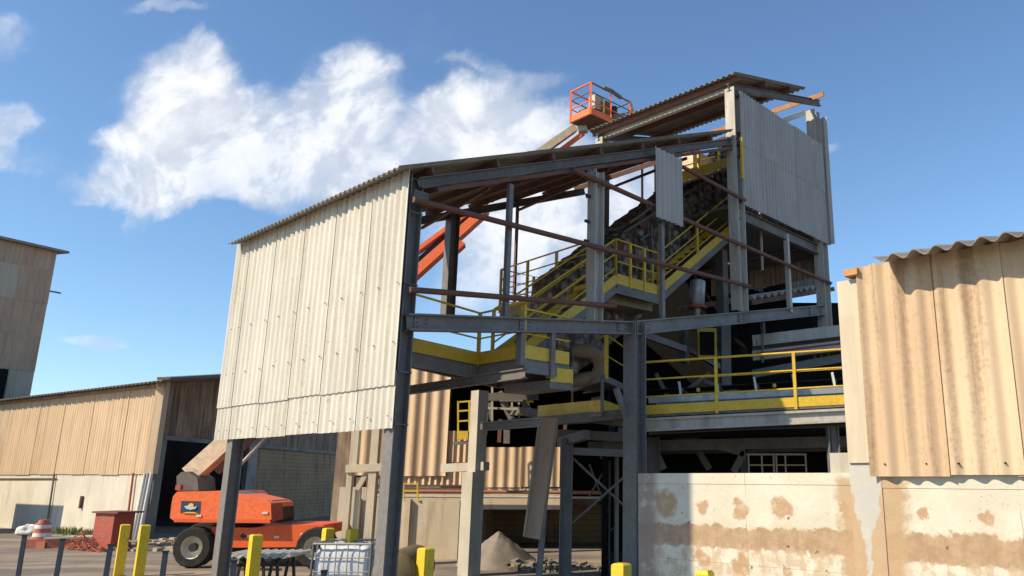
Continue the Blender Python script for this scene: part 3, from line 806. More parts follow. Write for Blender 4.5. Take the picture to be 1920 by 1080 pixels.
# silver filter cylinder
fcn = thing('filter_vessel', 'silver ribbed vessel with red flange under the upper stair', 'vessel', pa(1307, 592, 1.2))
p0_ = pa(1307, 575, 1.2); p1_ = pa(1309, 528, 1.2)
MB().tube([p0_ - Zv * .15, p0_, p0_ + Zv * .1, p1_], [.08, .1, .2, .2], 12).build('vessel_body', 'galvanised', fcn)
MB().tube([p0_ - Zv * .05, p0_ + Zv * .02], .25, 12).build('flange', 'red_paint', fcn)
MB().tube([p0_ - Zv * .5, p0_ - Zv * .1], .07, 8).build('outlet', 'pale_steel', fcn)

# ------------------------------------------------------------ level conveyor walkway (right)
E0 = V((.42, 17.0, 3.55)); Ee = V((4.52, -1.0, .17)).normalized(); Ef = V((.216, .976, 0))
cw = thing('conveyor_walkway', 'long grey walkway with yellow triple rail and belt conveyor behind the white wall', 'walkway', E0)
def ce(d, o=0, z=0): return E0 + Ee * d + Ef * o + Zv * z
LN = 8.2
railing(cw, [ce(.02), ce(LN)], 1.14, 3, 1.62, .2, r=.026, pr=.032, ends=(False, True))
MB().bar(ce(0, .45, -.03), ce(LN, .45, -.03), .9, .04).build('deck', 'dull_steel', cw)
MB().ibeam(ce(0, .02, -.22), ce(LN, .02, -.22), .28, .16, Zv, .05).build('edge_beam', 'pale_steel', cw)
MB().ibeam(ce(0, 1.0, -.22), ce(LN, 1.0, -.22), .28, .16).build('edge_beam', 'dull_steel', cw)
MB().ibeam(ce(0, 2.2, -.22), ce(LN, 2.2, -.22), .28, .16).build('edge_beam', 'dull_steel', cw)
cb_ = thing('belt_conveyor', 'grey belt conveyor on idler frames behind the yellow triple rail', 'conveyor', ce(0, 1.2))
MB().bar(ce(0, 1.0, .42), ce(LN, 1.0, .42), .05, .16).build('frame_channel', 'galvanised', cb_)
MB().bar(ce(0, 2.0, .42), ce(LN, 2.0, .42), .05, .16).build('frame_channel', 'galvanised', cb_)
MB().bar(ce(0, 1.5, .66), ce(LN, 1.5, .66), .8, .02).build('belt', 'dark_rubber', cb_)
for k in range(10):
    d_ = .75 + k * .85
    MB().bar(ce(d_, 1.0, .5), ce(d_ - .04, 1.0, .80), .07, .05).build('idler_bracket', 'white_paint', cb_)
    MB().tube([ce(d_, 1.03, .62), ce(d_, 1.97, .62)], .05, 8).build('idler_roller', 'dull_steel', cb_)
    if k % 2 == 0: MB().box(ce(d_ + .4, .97, .58), (.07, .06, .08)).build('switch_box', 'yellow_paint', cb_)
MB().tube([ce(1.2, .95, .86), ce(LN, .95, .86)], .015, 6).build('pull_cord', 'yellow_paint', cb_)
# galleries and bands beyond
gb = thing('rear_gallery', 'row of dull grey horizontal beams and a red pipe behind the belt conveyor', 'gallery', V((3, 21, 0)))
for (y0_, y1_, hh, mt_, Y) in ((640, 622, .3, 'pale_steel', 21), (668, 650, .26, 'pale_steel', 21), (702, 672, .22, 'grey_steel', 21.2), (655, 640, .16, 'dull_steel', 21.4)):
    a_ = pY(1412, y0_, Y); b_ = pY(1600, y1_ - 4, Y - .8); MB().bar(a_, b_, .2, hh).build('beam', mt_, gb)
MB().tube([pY(1412, 664, 20.6), pY(1600, 641, 19.6)], .03, 6).build('red_pipe', 'red_paint', gb)
for x_ in (1430, 1527, 1540, 1553): MB().bar(pY(x_, 680, 20.8), pY(x_, 625, 20.8), .05, .05).build('rod', 'dull_steel', gb)
MB().bar(pY(1362, 800, 21), pY(1360, 600, 21), .26, .26).build('post', 'grey_steel', gb)
for (a, b) in (((1270, 745), (1330, 700)), ((1400, 740), (1320, 715)), ((1230, 700), (1260, 760))):
    MB().bar(pY(*a, 20), pY(*b, 20), .1, .1).build('brace', 'dull_steel', gb)
MB().box(pY(1325, 645, 20.5), (.5, .3, .8)).build('yellow_guard', 'yellow_paint', gb)
MB().box(pY(1325, 645, 20.4), (.38, .32, .6)).build('guard_panel', 'painted_shade', gb)

# dark hall behind: roof, walls, no front
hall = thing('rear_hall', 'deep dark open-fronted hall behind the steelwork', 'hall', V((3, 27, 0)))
def wallbox(x0, x1, y0, y1, z0, z1, mat='painted_shade', name='wall', root=hall):
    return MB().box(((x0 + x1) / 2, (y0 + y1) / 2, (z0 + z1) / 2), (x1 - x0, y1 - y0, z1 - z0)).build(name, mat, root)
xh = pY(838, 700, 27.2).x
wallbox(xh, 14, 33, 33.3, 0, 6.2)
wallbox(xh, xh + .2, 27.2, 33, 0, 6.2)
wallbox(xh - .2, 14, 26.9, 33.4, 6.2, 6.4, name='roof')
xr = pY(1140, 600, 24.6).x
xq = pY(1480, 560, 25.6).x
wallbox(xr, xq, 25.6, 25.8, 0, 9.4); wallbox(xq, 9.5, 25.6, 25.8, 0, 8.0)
wallbox(xr - .02, xr + .1, 19.2, 25.6, 0, 7.6)  # side wall added to keep the sun off the dark back wall
MB().prism([(xr, 18.2, 3.12), (8.5, 17.2, 3.35), (11, 25.6, 3.35), (xr, 25.6, 3.12)], Zv * .08).build('ceiling', 'painted_shade', hall)
for (y_, x0_, x1_) in ((19.0, xr, 9), (21.5, xr, 10)):
    MB().bar((x0_, y_, 2.95), (x1_, y_ - .8, 3.15), .15, .25).build('beam', 'dull_steel', hall)
for (x_, Y, y0_, w_) in ((1222, 18.5, 815, .35), (1395, 19.5, 835, .2), (1560, 16.5, 800, .22), (1555, 16.5, 800, .08)):
    a_ = pY(x_, y0_, Y); MB().ibeam(V((a_.x, a_.y, 0)), a_, w_, w_, V((1, 0, 0))).build('column', 'dull_steel' if x_ < 1500 else 'grey_steel', hall)
for (a, b, Y) in (((1240, 810), (1395, 850), 19), ((1345, 835), (1395, 850), 18.7), ((1375, 885), (1395, 848), 18.7), ((1245, 880), (1230, 850), 18.5), ((1330, 880), (1300, 830), 20)):
    MB().bar(pY(*a, Y), pY(*b, Y), .1, .16).build('brace', 'dull_steel', hall)
# pale stand frames seen over the wall
for i, (xa, xb, xc) in enumerate(((1403, 1428, 1450), (1455, 1472, 1510))):
    fr = thing('tube_stand', ['pale brown tube stand in the dark hall, left of two behind the white wall', 'pale brown tube stand in the dark hall, right of two behind the white wall'][i], 'stand', pY(xb, 900, 17.5))
    Y = 17.5; yt = 852
    for x_ in (xa, xb, xc): MB().bar(V((pY(x_, yt, Y).x, Y, 0)), pY(x_, yt, Y), .035, .035).build('leg', 'duct_tan', fr)
    MB().bar(pY(xa - 2, yt, Y), pY(xc + 2, yt, Y), .04, .04).build('top_rail', 'duct_tan', fr)
    MB().bar(pY(xa, yt + 20, Y), pY(xc, yt + 20, Y), .03, .03).build('cross_rail', 'duct_tan', fr)

# ------------------------------------------------------------ braced frame and chute under the landing
bf = thing('braced_frame', 'dark grey braced steel frame under the landing with crossed rods', 'frame', pz(1064, 1080, 0))
Yb = 17.6
def vcol(x, y, Y, w, mat, root, name='column', d=None):
    a_ = pY(x, y, Y); return MB().ibeam(V((a_.x, a_.y, 0)), a_, w, w * .9, d or V((1, 0, 0)), .02).build(name, mat, root)
vcol(1064, 822, Yb, .26, 'grey_steel', bf)
vcol(1185, 800, Yb + 1.2, .2, 'dull_steel', bf)
MB().bar(pY(1074, 846, Yb), pY(1172, 850, Yb + .4), .1, .16).build('cross_beam', 'grey_steel', bf)
for a, b in (((1075, 860), (1172, 950)), ((1172, 893), (1075, 980))):
    MB().tube([pY(*a, Yb + .05), pY(*b, Yb + .4)], .028, 6).build('brace_rod', 'grey_steel', bf)
MB().tube([pY(1156, 855, 19.5), V((pY(1156, 900, 19.5).x, 19.5, 0))], .06, 8).build('pale_pipe', 'pale_steel', bf)
MB().tube([pY(1142, 865, 19.8), V((pY(1142, 900, 19.8).x, 19.8, 0))], .04, 8).build('pipe', 'dull_steel', bf)
for a, b in (((1105, 870), (1140, 960)), ((1140, 872), (1105, 930)), ((1143, 870), (1125, 856)), ((1140, 1000), (1155, 985))):
    MB().tube([pY(*a, 19.6), pY(*b, 19.6)], .03, 6).build('strut', 'dull_steel', bf)
# girders seen from below under the landing
for (a, b, Y0_, Y1_) in (((905, 800), (1190, 775), 19, 16.5), ((960, 770), (1180, 792), 20, 17), ((905, 745), (1010, 742), 20, 20), ((1010, 812), (1180, 820), 18, 18), ((1050, 830), (1100, 815), 18, 17)):
    MB().bar(pY(*a, Y0_), pY(*b, Y1_), .16, .2).build('girder', 'dull_steel', bf)
random.seed(21)
for k in range(16):
    x_ = random.uniform(905, 1180); y_ = random.uniform(742, 835); Yk = random.uniform(18.6, 21.5)
    if k % 3: dx_, dy_ = random.uniform(25, 70), random.uniform(-8, 8)
    else: dx_, dy_ = random.uniform(-4, 4), random.uniform(20, 45)
    MB().bar(pY(x_, y_, Yk), pY(min(x_ + dx_, 1185), y_ + dy_, Yk), random.choice((.05, .08, .12)), random.choice((.05, .1, .16))).build('pipe_rack_bar', random.choice(('dull_steel', 'grey_steel', 'rust_primer', 'pale_steel')), bf)
# stair frame in the shade: little treads
ss = thing('shaded_steps', 'short steel ladder stair in the shade left of the landing', 'stair', pY(960, 800, 20))
for (a, b) in (((935, 735), (965, 795)), ((975, 735), (1000, 792))): MB().bar(pY(*a, 20), pY(*b, 20), .06, .18).build('stringer', 'grey_steel', ss)
for k in range(3): MB().bar(pY(938 + k * 11, 752 + k * 17, 20), pY(982 + k * 8, 752 + k * 17, 20), .25, .04).build('tread', 'grey_steel', ss)
for (x_, y_) in ((993, 753), (978, 777)): MB().box(pY(x_, y_, 19.6), (.2, .1, .05)).build('step_edge', 'yellow_paint', ss)
for x_ in (923, 960, 973): MB().bar(pY(x_, 795, 20.3), pY(x_, 725, 20.3), .05, .05).build('rail_post', 'pale_steel', ss)

ch = thing('chute', 'long rusty brown inclined chute hanging below the landing', 'chute', pY(1000, 900, 16))
p0_, p1_ = pY(1027, 780, 15.9), pY(997, 1008, 15.9)
MB().prism([pY(1012, 782, 15.8), pY(1043, 784, 15.8), pY(1012, 1012, 15.8), pY(980, 1006, 15.8)], V((0.03, .34, 0))).build('chute_body', 'chute_rust', ch)
MB().prism([pY(1010, 782, 15.76), pY(1014, 782, 15.76), pY(984, 1006, 15.76), pY(980, 1006, 15.76)], V((0, .05, 0))).build('chute_flange', 'chute_rust', ch)
MB().bar(V((pY(1012, 960, 16.4).x, 16.4, 0)), pY(1020, 965, 16.4), .1, .12).build('support_leg', 'grey_steel', ch)

# ------------------------------------------------------------ building behind, sand coloured
mb_ = thing('sand_coloured_building', 'sunlit sand coloured corrugated building over a low concrete wall behind the columns', 'building', V((-5, 26, 0)))
YB = 26.0
def X(px, Y=YB): return ray(px, 880).x / ray(px, 880).y * Y
def Z(py, Y=YB, px=900): return pY(px, py, Y).z
def sheets(x0, x1, z0, z1, Y, pitch, amp, n=None, mat='tan_sheet', root=mb_, ztr=None):
    n = n or max(1, round((x1 - x0) / 1.1)); w_ = (x1 - x0) / n
    for j in range(n):
        MB().corr((x0 + j * w_, Y - .012 * (j % 2), z0 + random.uniform(-.02, .02)), V((1, 0, 0)), Zv, w_ + .03, z1 - z0, pitch=pitch, amp=amp, n=V((0, -1, 0)), k=10).build('cladding_sheet', mat, root)
sheets(X(660), X(836), Z(893), Z(690), YB - .12, .42, .036, 4)
sheets(X(826), X(882), Z(868), Z(809), YB - .05, .2, .03, 1)
sheets(X(690), X(882), Z(913), Z(868), YB - .04, .2, .03, 2)
sheets(X(905), X(1048), Z(913), Z(838), YB - .05, .34, .028, 2)
MB().box(((X(690) + X(1060)) / 2, YB + .1, Z(985) / 2 + .0), (X(1060) - X(690), .2, Z(985)))
low = MB(); 
zb2 = Z(913) - .02
low.box(((X(640) + X(905)) / 2, YB + .1, zb2 / 2), (X(905) - X(640), .2, zb2)); low.build('lower_wall', 'raw_concrete', mb_)
low = MB(); low.box(((X(905) + X(1052)) / 2, YB + .1, (Z(955) + zb2) / 2), (X(1052) - X(905), .2, zb2 - Z(955))); low.build('lintel_wall', 'raw_concrete', mb_)
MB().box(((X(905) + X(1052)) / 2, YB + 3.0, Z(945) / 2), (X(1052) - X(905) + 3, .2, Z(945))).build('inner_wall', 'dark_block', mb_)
MB().box(((X(905) + X(1052)) / 2, YB + 1.6, Z(945) + .05), (X(1052) - X(905) + 3, 2.9, .1)).build('inner_ceiling', 'painted_shade', mb_)
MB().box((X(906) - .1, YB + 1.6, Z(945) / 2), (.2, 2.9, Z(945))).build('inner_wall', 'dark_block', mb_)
MB().box(((X(690) + X(905)) / 2, YB - .06, zb2 + .06), (X(905) - X(690), .16, .05)).build('sill', 'rust_primer', mb_)
MB().tube([V((X(700), YB - .3, Z(921))), V((X(1175), YB - .3, Z(923)))], .055, 8).build('red_pipe', 'pipe_red', mb_)
MB().tube([V((X(700), YB - .3, Z(931))), V((X(1175), YB - .3, Z(932)))], .035, 8).build('white_pipe', 'pale_steel', mb_)
# yellow ladder in the black opening
yl = thing('window_ladder', 'yellow railed ladder frame in the dark opening of the sand building', 'ladder', V((X(865), 24.8, 0)))
for x_ in (859, 880): MB().bar(pY(x_, 830, 24.8), pY(x_, 752, 24.8), .05, .05).build('ladder_rail', 'yellow_paint', yl)
for y_ in (754, 771, 790): MB().bar(pY(859, y_, 24.8), pY(884, y_ - 2, 24.8), .05, .05).build('rung', 'yellow_paint', yl)
MB().box(pY(868, 816, 24.75), (.32, .04, .26)).build('kick_plate', 'yellow_paint', yl)
MB().bar(pY(850, 832, 24.8), pY(890, 828, 24.8), .06, .1).build('base_angle', 'grey_steel', yl)
# little yellow barrier on the low wall
yb = thing('small_barrier', 'small yellow tube barrier on the low concrete wall', 'barrier', V((X(768, 23), 23, 0)))
for x_ in (757, 783): MB().bar(pY(x_, 938, 23), pY(x_, 905, 23), .04, .04).build('post', 'post_yellow', yb)
for y_ in (907, 921): MB().bar(pY(755, y_, 23), pY(785, y_, 23), .035, .035).build('rail', 'post_yellow', yb)
# low freestanding concrete wall in front
fw = thing('panel_wall', 'low wall of pale concrete panels with slim posts before the sand building', 'wall', V((X(780, 23), 23, 0)))
ztw = Z(939, 23)
xs = [X(676, 23), X(770, 23), X(868, 23)]
for i in range(2):
    MB().box(((xs[i] + xs[i + 1]) / 2, 23.1, ztw / 2), (xs[i + 1] - xs[i] - .1, .12, ztw)).build('wall_panel', 'raw_concrete', fw)
for x_ in xs[:2]: MB().box((x_, 23.05, ztw / 2 + .02), (.14, .24, ztw + .04)).build('wall_post', 'raw_concrete', fw)
# big concrete column with bracket
cc = thing('concrete_column', 'tall square concrete column with bracket in front of the sand building', 'column', V((X(888, 19.3), 19.3, 0)))
Yc = 19.3
a_ = X(878, Yc); wv_ = .40
ztc = pY(890, 733, Yc).z; zmid = pY(885, 885, Yc).z
MB().box((X(893, Yc), Yc, (zmid + ztc) / 2), (.30, .30, ztc - zmid), Av * -1, Bv, Zv).build('upper_shaft', 'grey_concrete', cc)
MB().box((X(888, Yc), Yc, zmid / 2), (.36, .40, zmid), Av * -1, Bv, Zv).build('lower_shaft', 'grey_concrete', cc)
br_ = pY(895, 874, Yc - .2)
MB().bar(pY(832, 878, Yc + .6), pY(912, 874, Yc - .1), .22, .20).build('bracket', 'grey_concrete', cc)

# concrete portal left
cf = thing('concrete_portal', 'pale concrete H frame of posts and crossbeam left of the corner column', 'frame', V((X(675, 21), 21, 0)))
Yp = 21.0
for (x0_, x1_, yt_, yb_) in ((661, 677, 805, 872), (699, 714, 805, 1000)):
    a_ = pY((x0_ + x1_) / 2, yt_, Yp); MB().box((a_.x, Yp, (a_.z + (pY(670, yb_, Yp).z if yb_ < 900 else 0)) / 2), (.2, .2, a_.z - (pY(670, yb_, Yp).z if yb_ < 900 else 0))).build('post', 'raw_concrete', cf)
MB().bar(pY(651, 879, Yp), pY(722, 876, Yp), .26, .2).build('crossbeam', 'raw_concrete', cf)
a_ = pY(657, 887, Yp); MB().box((a_.x, Yp, a_.z / 2), (.14, .16, a_.z)).build('post', 'raw_concrete', cf)
a_ = pY(672, 895, Yp); MB().box((a_.x, Yp + .1, a_.z / 2), (.13, .14, a_.z)).build('post', 'raw_concrete', cf)
MB().bar(pY(670, 918, Yp), pY(686, 890, Yp), .12, .12).build('haunch', 'raw_concrete', cf)
MB().box((pY(685, 1000, Yp).x, Yp + .3, pY(685, 890, Yp).z / 2), (.2, .3, pY(685, 890, Yp).z)).build('dark_post', 'dark_block', cf)

# sand heap
sp_ = pz(935, 1070, 0); sp_.y = 21.5; sp_.x = ray(935, 1000).x / ray(935, 1000).y * 21.5
hm = MB(); N1, N2 = 40, 16; vs = [(0, 0, .86)]
for i in range(1, N2 + 1):
    for k in range(N1):
        a_ = 2 * math.pi * k / N1; q = i / N2; r_ = q * 1.1 * (1 + .05 * math.sin(3 * a_) + .03 * math.sin(7 * a_))
        vs.append((r_ * math.cos(a_), r_ * math.sin(a_), max(-.05, .86 * (1 - q) ** .95 + random.uniform(-.02, .02))))
fs = [(0, 1 + k, 1 + (k + 1) % N1) for k in range(N1)]
for i in range(N2 - 1):
    for k in range(N1): fs.append((1 + i * N1 + k, 1 + (i + 1) * N1 + k, 1 + (i + 1) * N1 + (k + 1) % N1, 1 + i * N1 + (k + 1) % N1))
hm.add(vs, fs, True); ho = hm.build('sand_heap', 'sand'); ho.location = (sp_.x, sp_.y, 0)
tag(ho, 'pointed heap of pale sand under the chute', 'heap')

# spoil and stones beside the heap
db2 = MB(); random.seed(31)
for k in range(170):
    r1_ = random.uniform(0, 1); P = V((sp_.x + .3 + 1.9 * r1_ + random.gauss(0, .25), sp_.y - .2 + random.gauss(0, .6), 0)); r_ = random.uniform(.02, .10) * (1.2 - .5 * r1_)
    a_ = random.uniform(0, 3.1); hh_ = max(0, .16 - .14 * r1_) * random.uniform(0, .9)
    db2.box(P + Zv * (hh_ + r_ * .3), (r_ * 2, r_ * 1.4, r_ * 1.1), V((math.cos(a_), math.sin(a_), .2)).normalized(), V((-math.sin(a_), math.cos(a_), 0)), Zv)
tag(db2.build('spoil', 'sand'), 'dark loose stones spilling to the right of the sand heap', 'rubble', kind='stuff')
# ------------------------------------------------------------ left shed
XC, YC = ray(283, 880).x / ray(283, 880).y * 30.0, 30.0
cor = V((XC, YC, 0))
LD = (V((-29.14, 38.19, 0)) - V((-18.88, 31.62, 0))).normalized()
ls = thing('left_shed', 'long low shed with sun-bleached tan sheets over a white block wall and dark doorway', 'shed', cor)
LN_ = V((LD.y, -LD.x, 0));  LN_ = LN_ if LN_.dot(V((0, -1, 0))) > 0 else -LN_
def pl(px, py, o=0.0): 
    P = plane(px, py, cor + LN_ * o, LN_); return (P - cor).dot(LD), P.z
def LW(d, z, o=0): return cor + LD * d + LN_ * o + Zv * z
zlow = pl(240, 887)[1]
Lw = 26.0
ztop_c = pl(285, 723)[1]
MB().prism([LW(-.0, 0), LW(Lw, 0), LW(Lw, zlow + .1), LW(0, zlow + .1)], -LN_ * .25).build('block_wall', 'painted_wall', ls)
segd = [-.02] + [pl(x, 800)[0] for x in (236, 205, 172, 150, 118, 92, 72, 49, 17, -20, -60, -110)]
for i in range(len(segd) - 1):
    d0, d1 = segd[i], segd[i + 1]
    zz0, zz1 = ztop_c - .0, ztop_c
    mbb = MB(); mbb.corr(LW(d0 - .05, zlow - .05 + random.uniform(-.02, .02), .05 + .012 * (i % 2)), LD, Zv, d1 - d0 + .12, ztop_c - zlow + .05, pitch=.2, amp=.028, n=LN_, k=6, phase=d0)
    mbb.build('cladding_sheet', 'tan_sheet' if i < 9 else 'near_tan_sheet', ls)
MB().box(cor + V((.02, -.02, 0)) + Zv * ((zlow + ztop_c) / 2 + .12), (.34, .34, ztop_c - zlow + .3)).build('corner_flashing', 'tan_sheet', ls)
# roof of the left shed
rup = (-LN_ + Zv * .16).normalized()
rr = MB(); rr.corr(LW(-1.0, ztop_c + .02, .55), LD, rup, 30, 8, pitch=.3, amp=.035, n=(Zv + LN_ * .16).normalized(), k=6); rr.build('roof_sheet', 'dark_sheet', ls)
MB().bar(LW(-.5, ztop_c - .05, .15), LW(Lw, ztop_c - .05, .15), .1, .12).build('eave_plate', 'brown_sheet', ls)
# gable face running straight back
zg0 = pY(284, 815, 30).z
def GP(Y, z, o=0): return V((XC + o, Y, z))
Ydoor, Yend = -XC / -(ray(470, 880).x / ray(470, 880).y) if False else XC / (ray(466, 880).x / ray(466, 880).y), XC / (ray(643, 880).x / ray(643, 880).y)
ngs = 16
for j in range(ngs):
    y0_ = 30 + (Yend - 30) * j / ngs; y1_ = 30 + (Yend - 30) * (j + 1) / ngs
    za, zb__ = ztop_c + .05 + (y0_ - 30) * .16, ztop_c + .05 + (y1_ - 30) * .16
    MB().corr(GP(y0_, zg0, .02 + .02 * (j % 2)), V((0, 1, 0)), Zv, y1_ - y0_ + .16, za - zg0, zb__ - zg0, pitch=.3, amp=.04, phase=y0_, n=V((1, 0, 0)), k=8).build('cladding_sheet', 'brown_sheet', ls)
MB().bar(GP(30, zg0 - .08, .0), GP(Yend, zg0 - .08, .0), .2, .16).build('lintel', 'dull_steel', ls)
MB().bar(GP(29.8, ztop_c + .2, .1), GP(Yend, ztop_c + .2 + (Yend - 29.8) * .16, .1), .5, .1).build('verge', 'dull_steel', ls)
MB().prism([GP(Ydoor, 0), GP(Yend, 0), GP(Yend, zg0 - .16), GP(Ydoor, zg0 - .16)], V((-.25, 0, 0))).build('block_wall', 'dark_block', ls)
MB().box(GP(30.3, zg0 / 2, .0) , (.3, .5, zg0 - .18)).build('door_column', 'dull_steel', ls)
MB().box(GP(Ydoor, zg0 / 2, .05) , (.2, .9, zg0 - .3)).build('door_column', 'grey_steel', ls)
MB().box((pY(648, 880, 30).x, 30, pY(648, 790, 30).z / 2), (.75, .2, pY(648, 790, 30).z)).build('return_wall', 'brown_sheet', ls)
# inside of the doorway
MB().box((XC - 8, 48, 2.5), (.3, 20, 5)).build('inner_wall', 'painted_shade', ls)
MB().box((XC - 4, Yend + 6, 2.5), (8, .3, 5)).build('inner_wall', 'painted_shade', ls)
MB().box((XC - 4.2, 48, .01), (7.5, 20, .02)).build('shed_floor', 'painted_shade', ls)
# pipes at the corner
for (x_, m__) in ((263, 'white_paint'), (269, 'galvanised'), (275, 'white_paint')):
    d_ = pl(x_, 950)[0]; MB().tube([LW(d_, 0, .12), LW(d_ - .25, zlow, .12)], .06, 8).build('down_pipe', m__, ls)
d_ = pl(255, 888)[0]; MB().tube([LW(pl(246, 960)[0], .9, .1), LW(d_, zlow, .1)], .04, 8).build('red_conduit', 'red_paint', ls)
d_ = pl(106, 888)[0]; MB().tube([LW(pl(92, 985)[0], .1, .08), LW(d_, zlow, .08)], .035, 6).build('conduit', 'dull_steel', ls)
MB().bar(LW(pl(108, 897)[0], pl(108, 897)[1], .06), LW(Lw, pl(0, 900)[1], .06), .03, .05).build('cable', 'dull_steel', ls)
MB().bar(LW(*pl(157, 930), .06), LW(*pl(153, 953), .06), .1, .1).build('rusty_bracket', 'rust_primer', ls)
# unseen body added at the left so that its shade falls on the white block wall
fa, fb = pl(26, 965)[0], pl(117, 965)[0]
FD = 5.2
A_ = LW(fa, 0) + SH * FD; B_ = LW(fb, 0) + SH * FD
cn = thing('unseen_blocker', 'unseen trailer body parked beyond the left edge of the yard', 'blocker', V((A_.x, A_.y, 0)))
ht = pl(70, 946)[1] + FD * math.tan(SUN_EL)
MB().prism([A_ + Zv * .5, B_ + Zv * .5, B_ + Zv * ht, A_ + Zv * ht], SH * 2.0).build('blocker_body', 'dull_steel', cn)
for q_ in (.15, .85):
    for o_ in (.3, 1.6):
        c_ = A_.lerp(B_, q_) + SH * o_ + Zv * .4; MB().tube([c_ - SH * .15, c_ + SH * .15], .4, 16).build('wheel', 'dark_rubber', cn)  # wheels under the added shade-casting body

# ------------------------------------------------------------ left tower
lt_ = thing('left_tower', 'tall brown corrugated tower building with shallow roof at the left edge', 'building', pY(60, 760, 45))
YT = 45.0
q_ = pY(53, 755, YT); TC = V((q_.x, q_.y, 0)); TD = V((-math.sin(R(30)), -math.cos(R(30)), 0)); TN = V((math.cos(R(30)), -math.sin(R(30)), 0))
def tpl(px, py):
    P = plane(px, py, TC, TN); return (P - TC).dot(TD), P.z
ztt = tpl(103, 474)[1]
zrow = [0, 3, 5.6, 8.2, 10.2, 12.2, 14.2, ztt]
zrow = [z for z in zrow if z < ztt - .5] + [ztt]
for j in range(9):
    for i in range(len(zrow) - 1):
        mm = 'pale_tower_sheet' if (j == 1 and i == len(zrow) - 3) or random.random() < .12 else 'tower_sheet'
        MB().corr(TC + TD * (j * 1.6) + Zv * (zrow[i] - .05) + TN * (.015 * ((i + j) % 2) + .02 * i), TD, Zv, 1.63, zrow[i + 1] - zrow[i] + .1, pitch=.2, amp=.02, n=TN, k=5).build('cladding_sheet', mm, lt_)
MB().box(TC + TD * 7.3 - TN * 4.2 + Zv * (ztt / 2), (14.4, 8, ztt - .1), TD, TN, Zv).build('wall', 'tower_sheet', lt_)
MB().prism([TC - TD * .5 + TN * .5 + Zv * (ztt + .02), TC + TD * 15 + TN * .5 + Zv * (ztt + .02), TC + TD * 15 - TN * 9 + Zv * (ztt + 1), TC - TD * .5 - TN * 9 + Zv * (ztt + 1)], Zv * .14).build('roof', 'roof_sheet', lt_)
dd0, zz0 = tpl(13, 693); dd1, zz1 = tpl(-30, 760)
MB().prism([TC + TD * dd0 + TN * .2 + Zv * zz0, TC + TD * (dd0 + 4) + TN * .2 + Zv * zz0, TC + TD * (dd0 + 4) + TN * .2 + Zv * (zz0 - 3), TC + TD * dd0 + TN * .2 + Zv * (zz0 - 3)], TN * .03).build('window', 'painted_shade', lt_)
MB().bar(TC + TN * .1 + Zv * tpl(96, 547)[1], TC + TN * .1 - TD * .6 + Zv * tpl(96, 547)[1], .08, .08).build('bracket', 'dull_steel', lt_)

# ------------------------------------------------------------ boom lift
LY = 20.8
bl = thing('boom_lift', 'orange self-propelled boom lift with cream boom raised to a basket above the tower roof', 'boom lift', V((-9.5, LY, 0)))
def lp(px, py, Y=LY): return pY(px, py, Y)
def wheel(px, py, r, Y):
    c_ = lp(px, py, Y); c_.z = r
    t_ = MB(); prof = [(-.19, .55), (-.19, .9), (-.14, .99), (-.05, 1.0), (.05, 1.0), (.14, .99), (.19, .9), (.19, .55)]
    N = 36; vs = []; fs = []
    for (o_, q_) in prof:
        for k in range(N):
            a_ = 2 * math.pi * k / N; rr_ = r * q_ * (1 - (.02 if (k % 2 and q_ > .95) else 0))
            vs.append(c_ + V((rr_ * math.cos(a_), o_, rr_ * math.sin(a_))))
    for i in range(len(prof) - 1):
        for k in range(N): fs.append((i * N + k, i * N + (k + 1) % N, (i + 1) * N + (k + 1) % N, (i + 1) * N + k))
    t_.add(vs, fs, False); wo_ = t_.build('wheel', 'dark_rubber', bl)
    rm = MB(); prof = [(-.19, .60), (-.17, .57), (-.02, .50), (.0, .2), (-.08, .18), (-.08, 0.001)]; vs = []; fs = []
    for (o_, q_) in prof:
        for k in range(N): a_ = 2 * math.pi * k / N; vs.append(c_ + V((r * q_ * math.cos(a_), o_, r * q_ * math.sin(a_))))
    for i in range(len(prof) - 1):
        for k in range(N): fs.append((i * N + k, (i + 1) * N + k, (i + 1) * N + (k + 1) % N, i * N + (k + 1) % N))
    rm.add(vs, fs, True); rm.build('rim', 'rim_cream', wo_)
    MB().tube([c_ + V((0, -.16, 0)), c_ + V((0, -.02, 0))], r * .2, 14).build('hub', 'black_metal', wo_)
wheel(366, 1028, .50, LY - .1); wheel(594, 1034, .50, LY - .1); wheel(380, 1020, .50, LY + 2.0); wheel(590, 1022, .50, LY + 2.0)
# chassis with arched wheel ends
cpts = [(396, 988), (470, 990), (520, 984), (606, 984), (614, 1000), (600, 1000), (572, 1010), (556, 1026), (410, 1027), (405, 1012), (396, 1004)]
MB().prism([lp(*p, LY) for p in cpts], V((0, 1.9, 0))).build('chassis', 'deep_orange', bl)
MB().prism([lp(*p, LY + .3) for p in [(410, 1027), (556, 1027), (550, 1040), (415, 1040)]], V((0, 1.3, 0))).build('underbody', 'black_metal', bl)
MB().tube([lp(455, 992, LY + .9), lp(455, 975, LY + .9)], .55, 20).build('turntable_bearing', 'black_metal', bl)
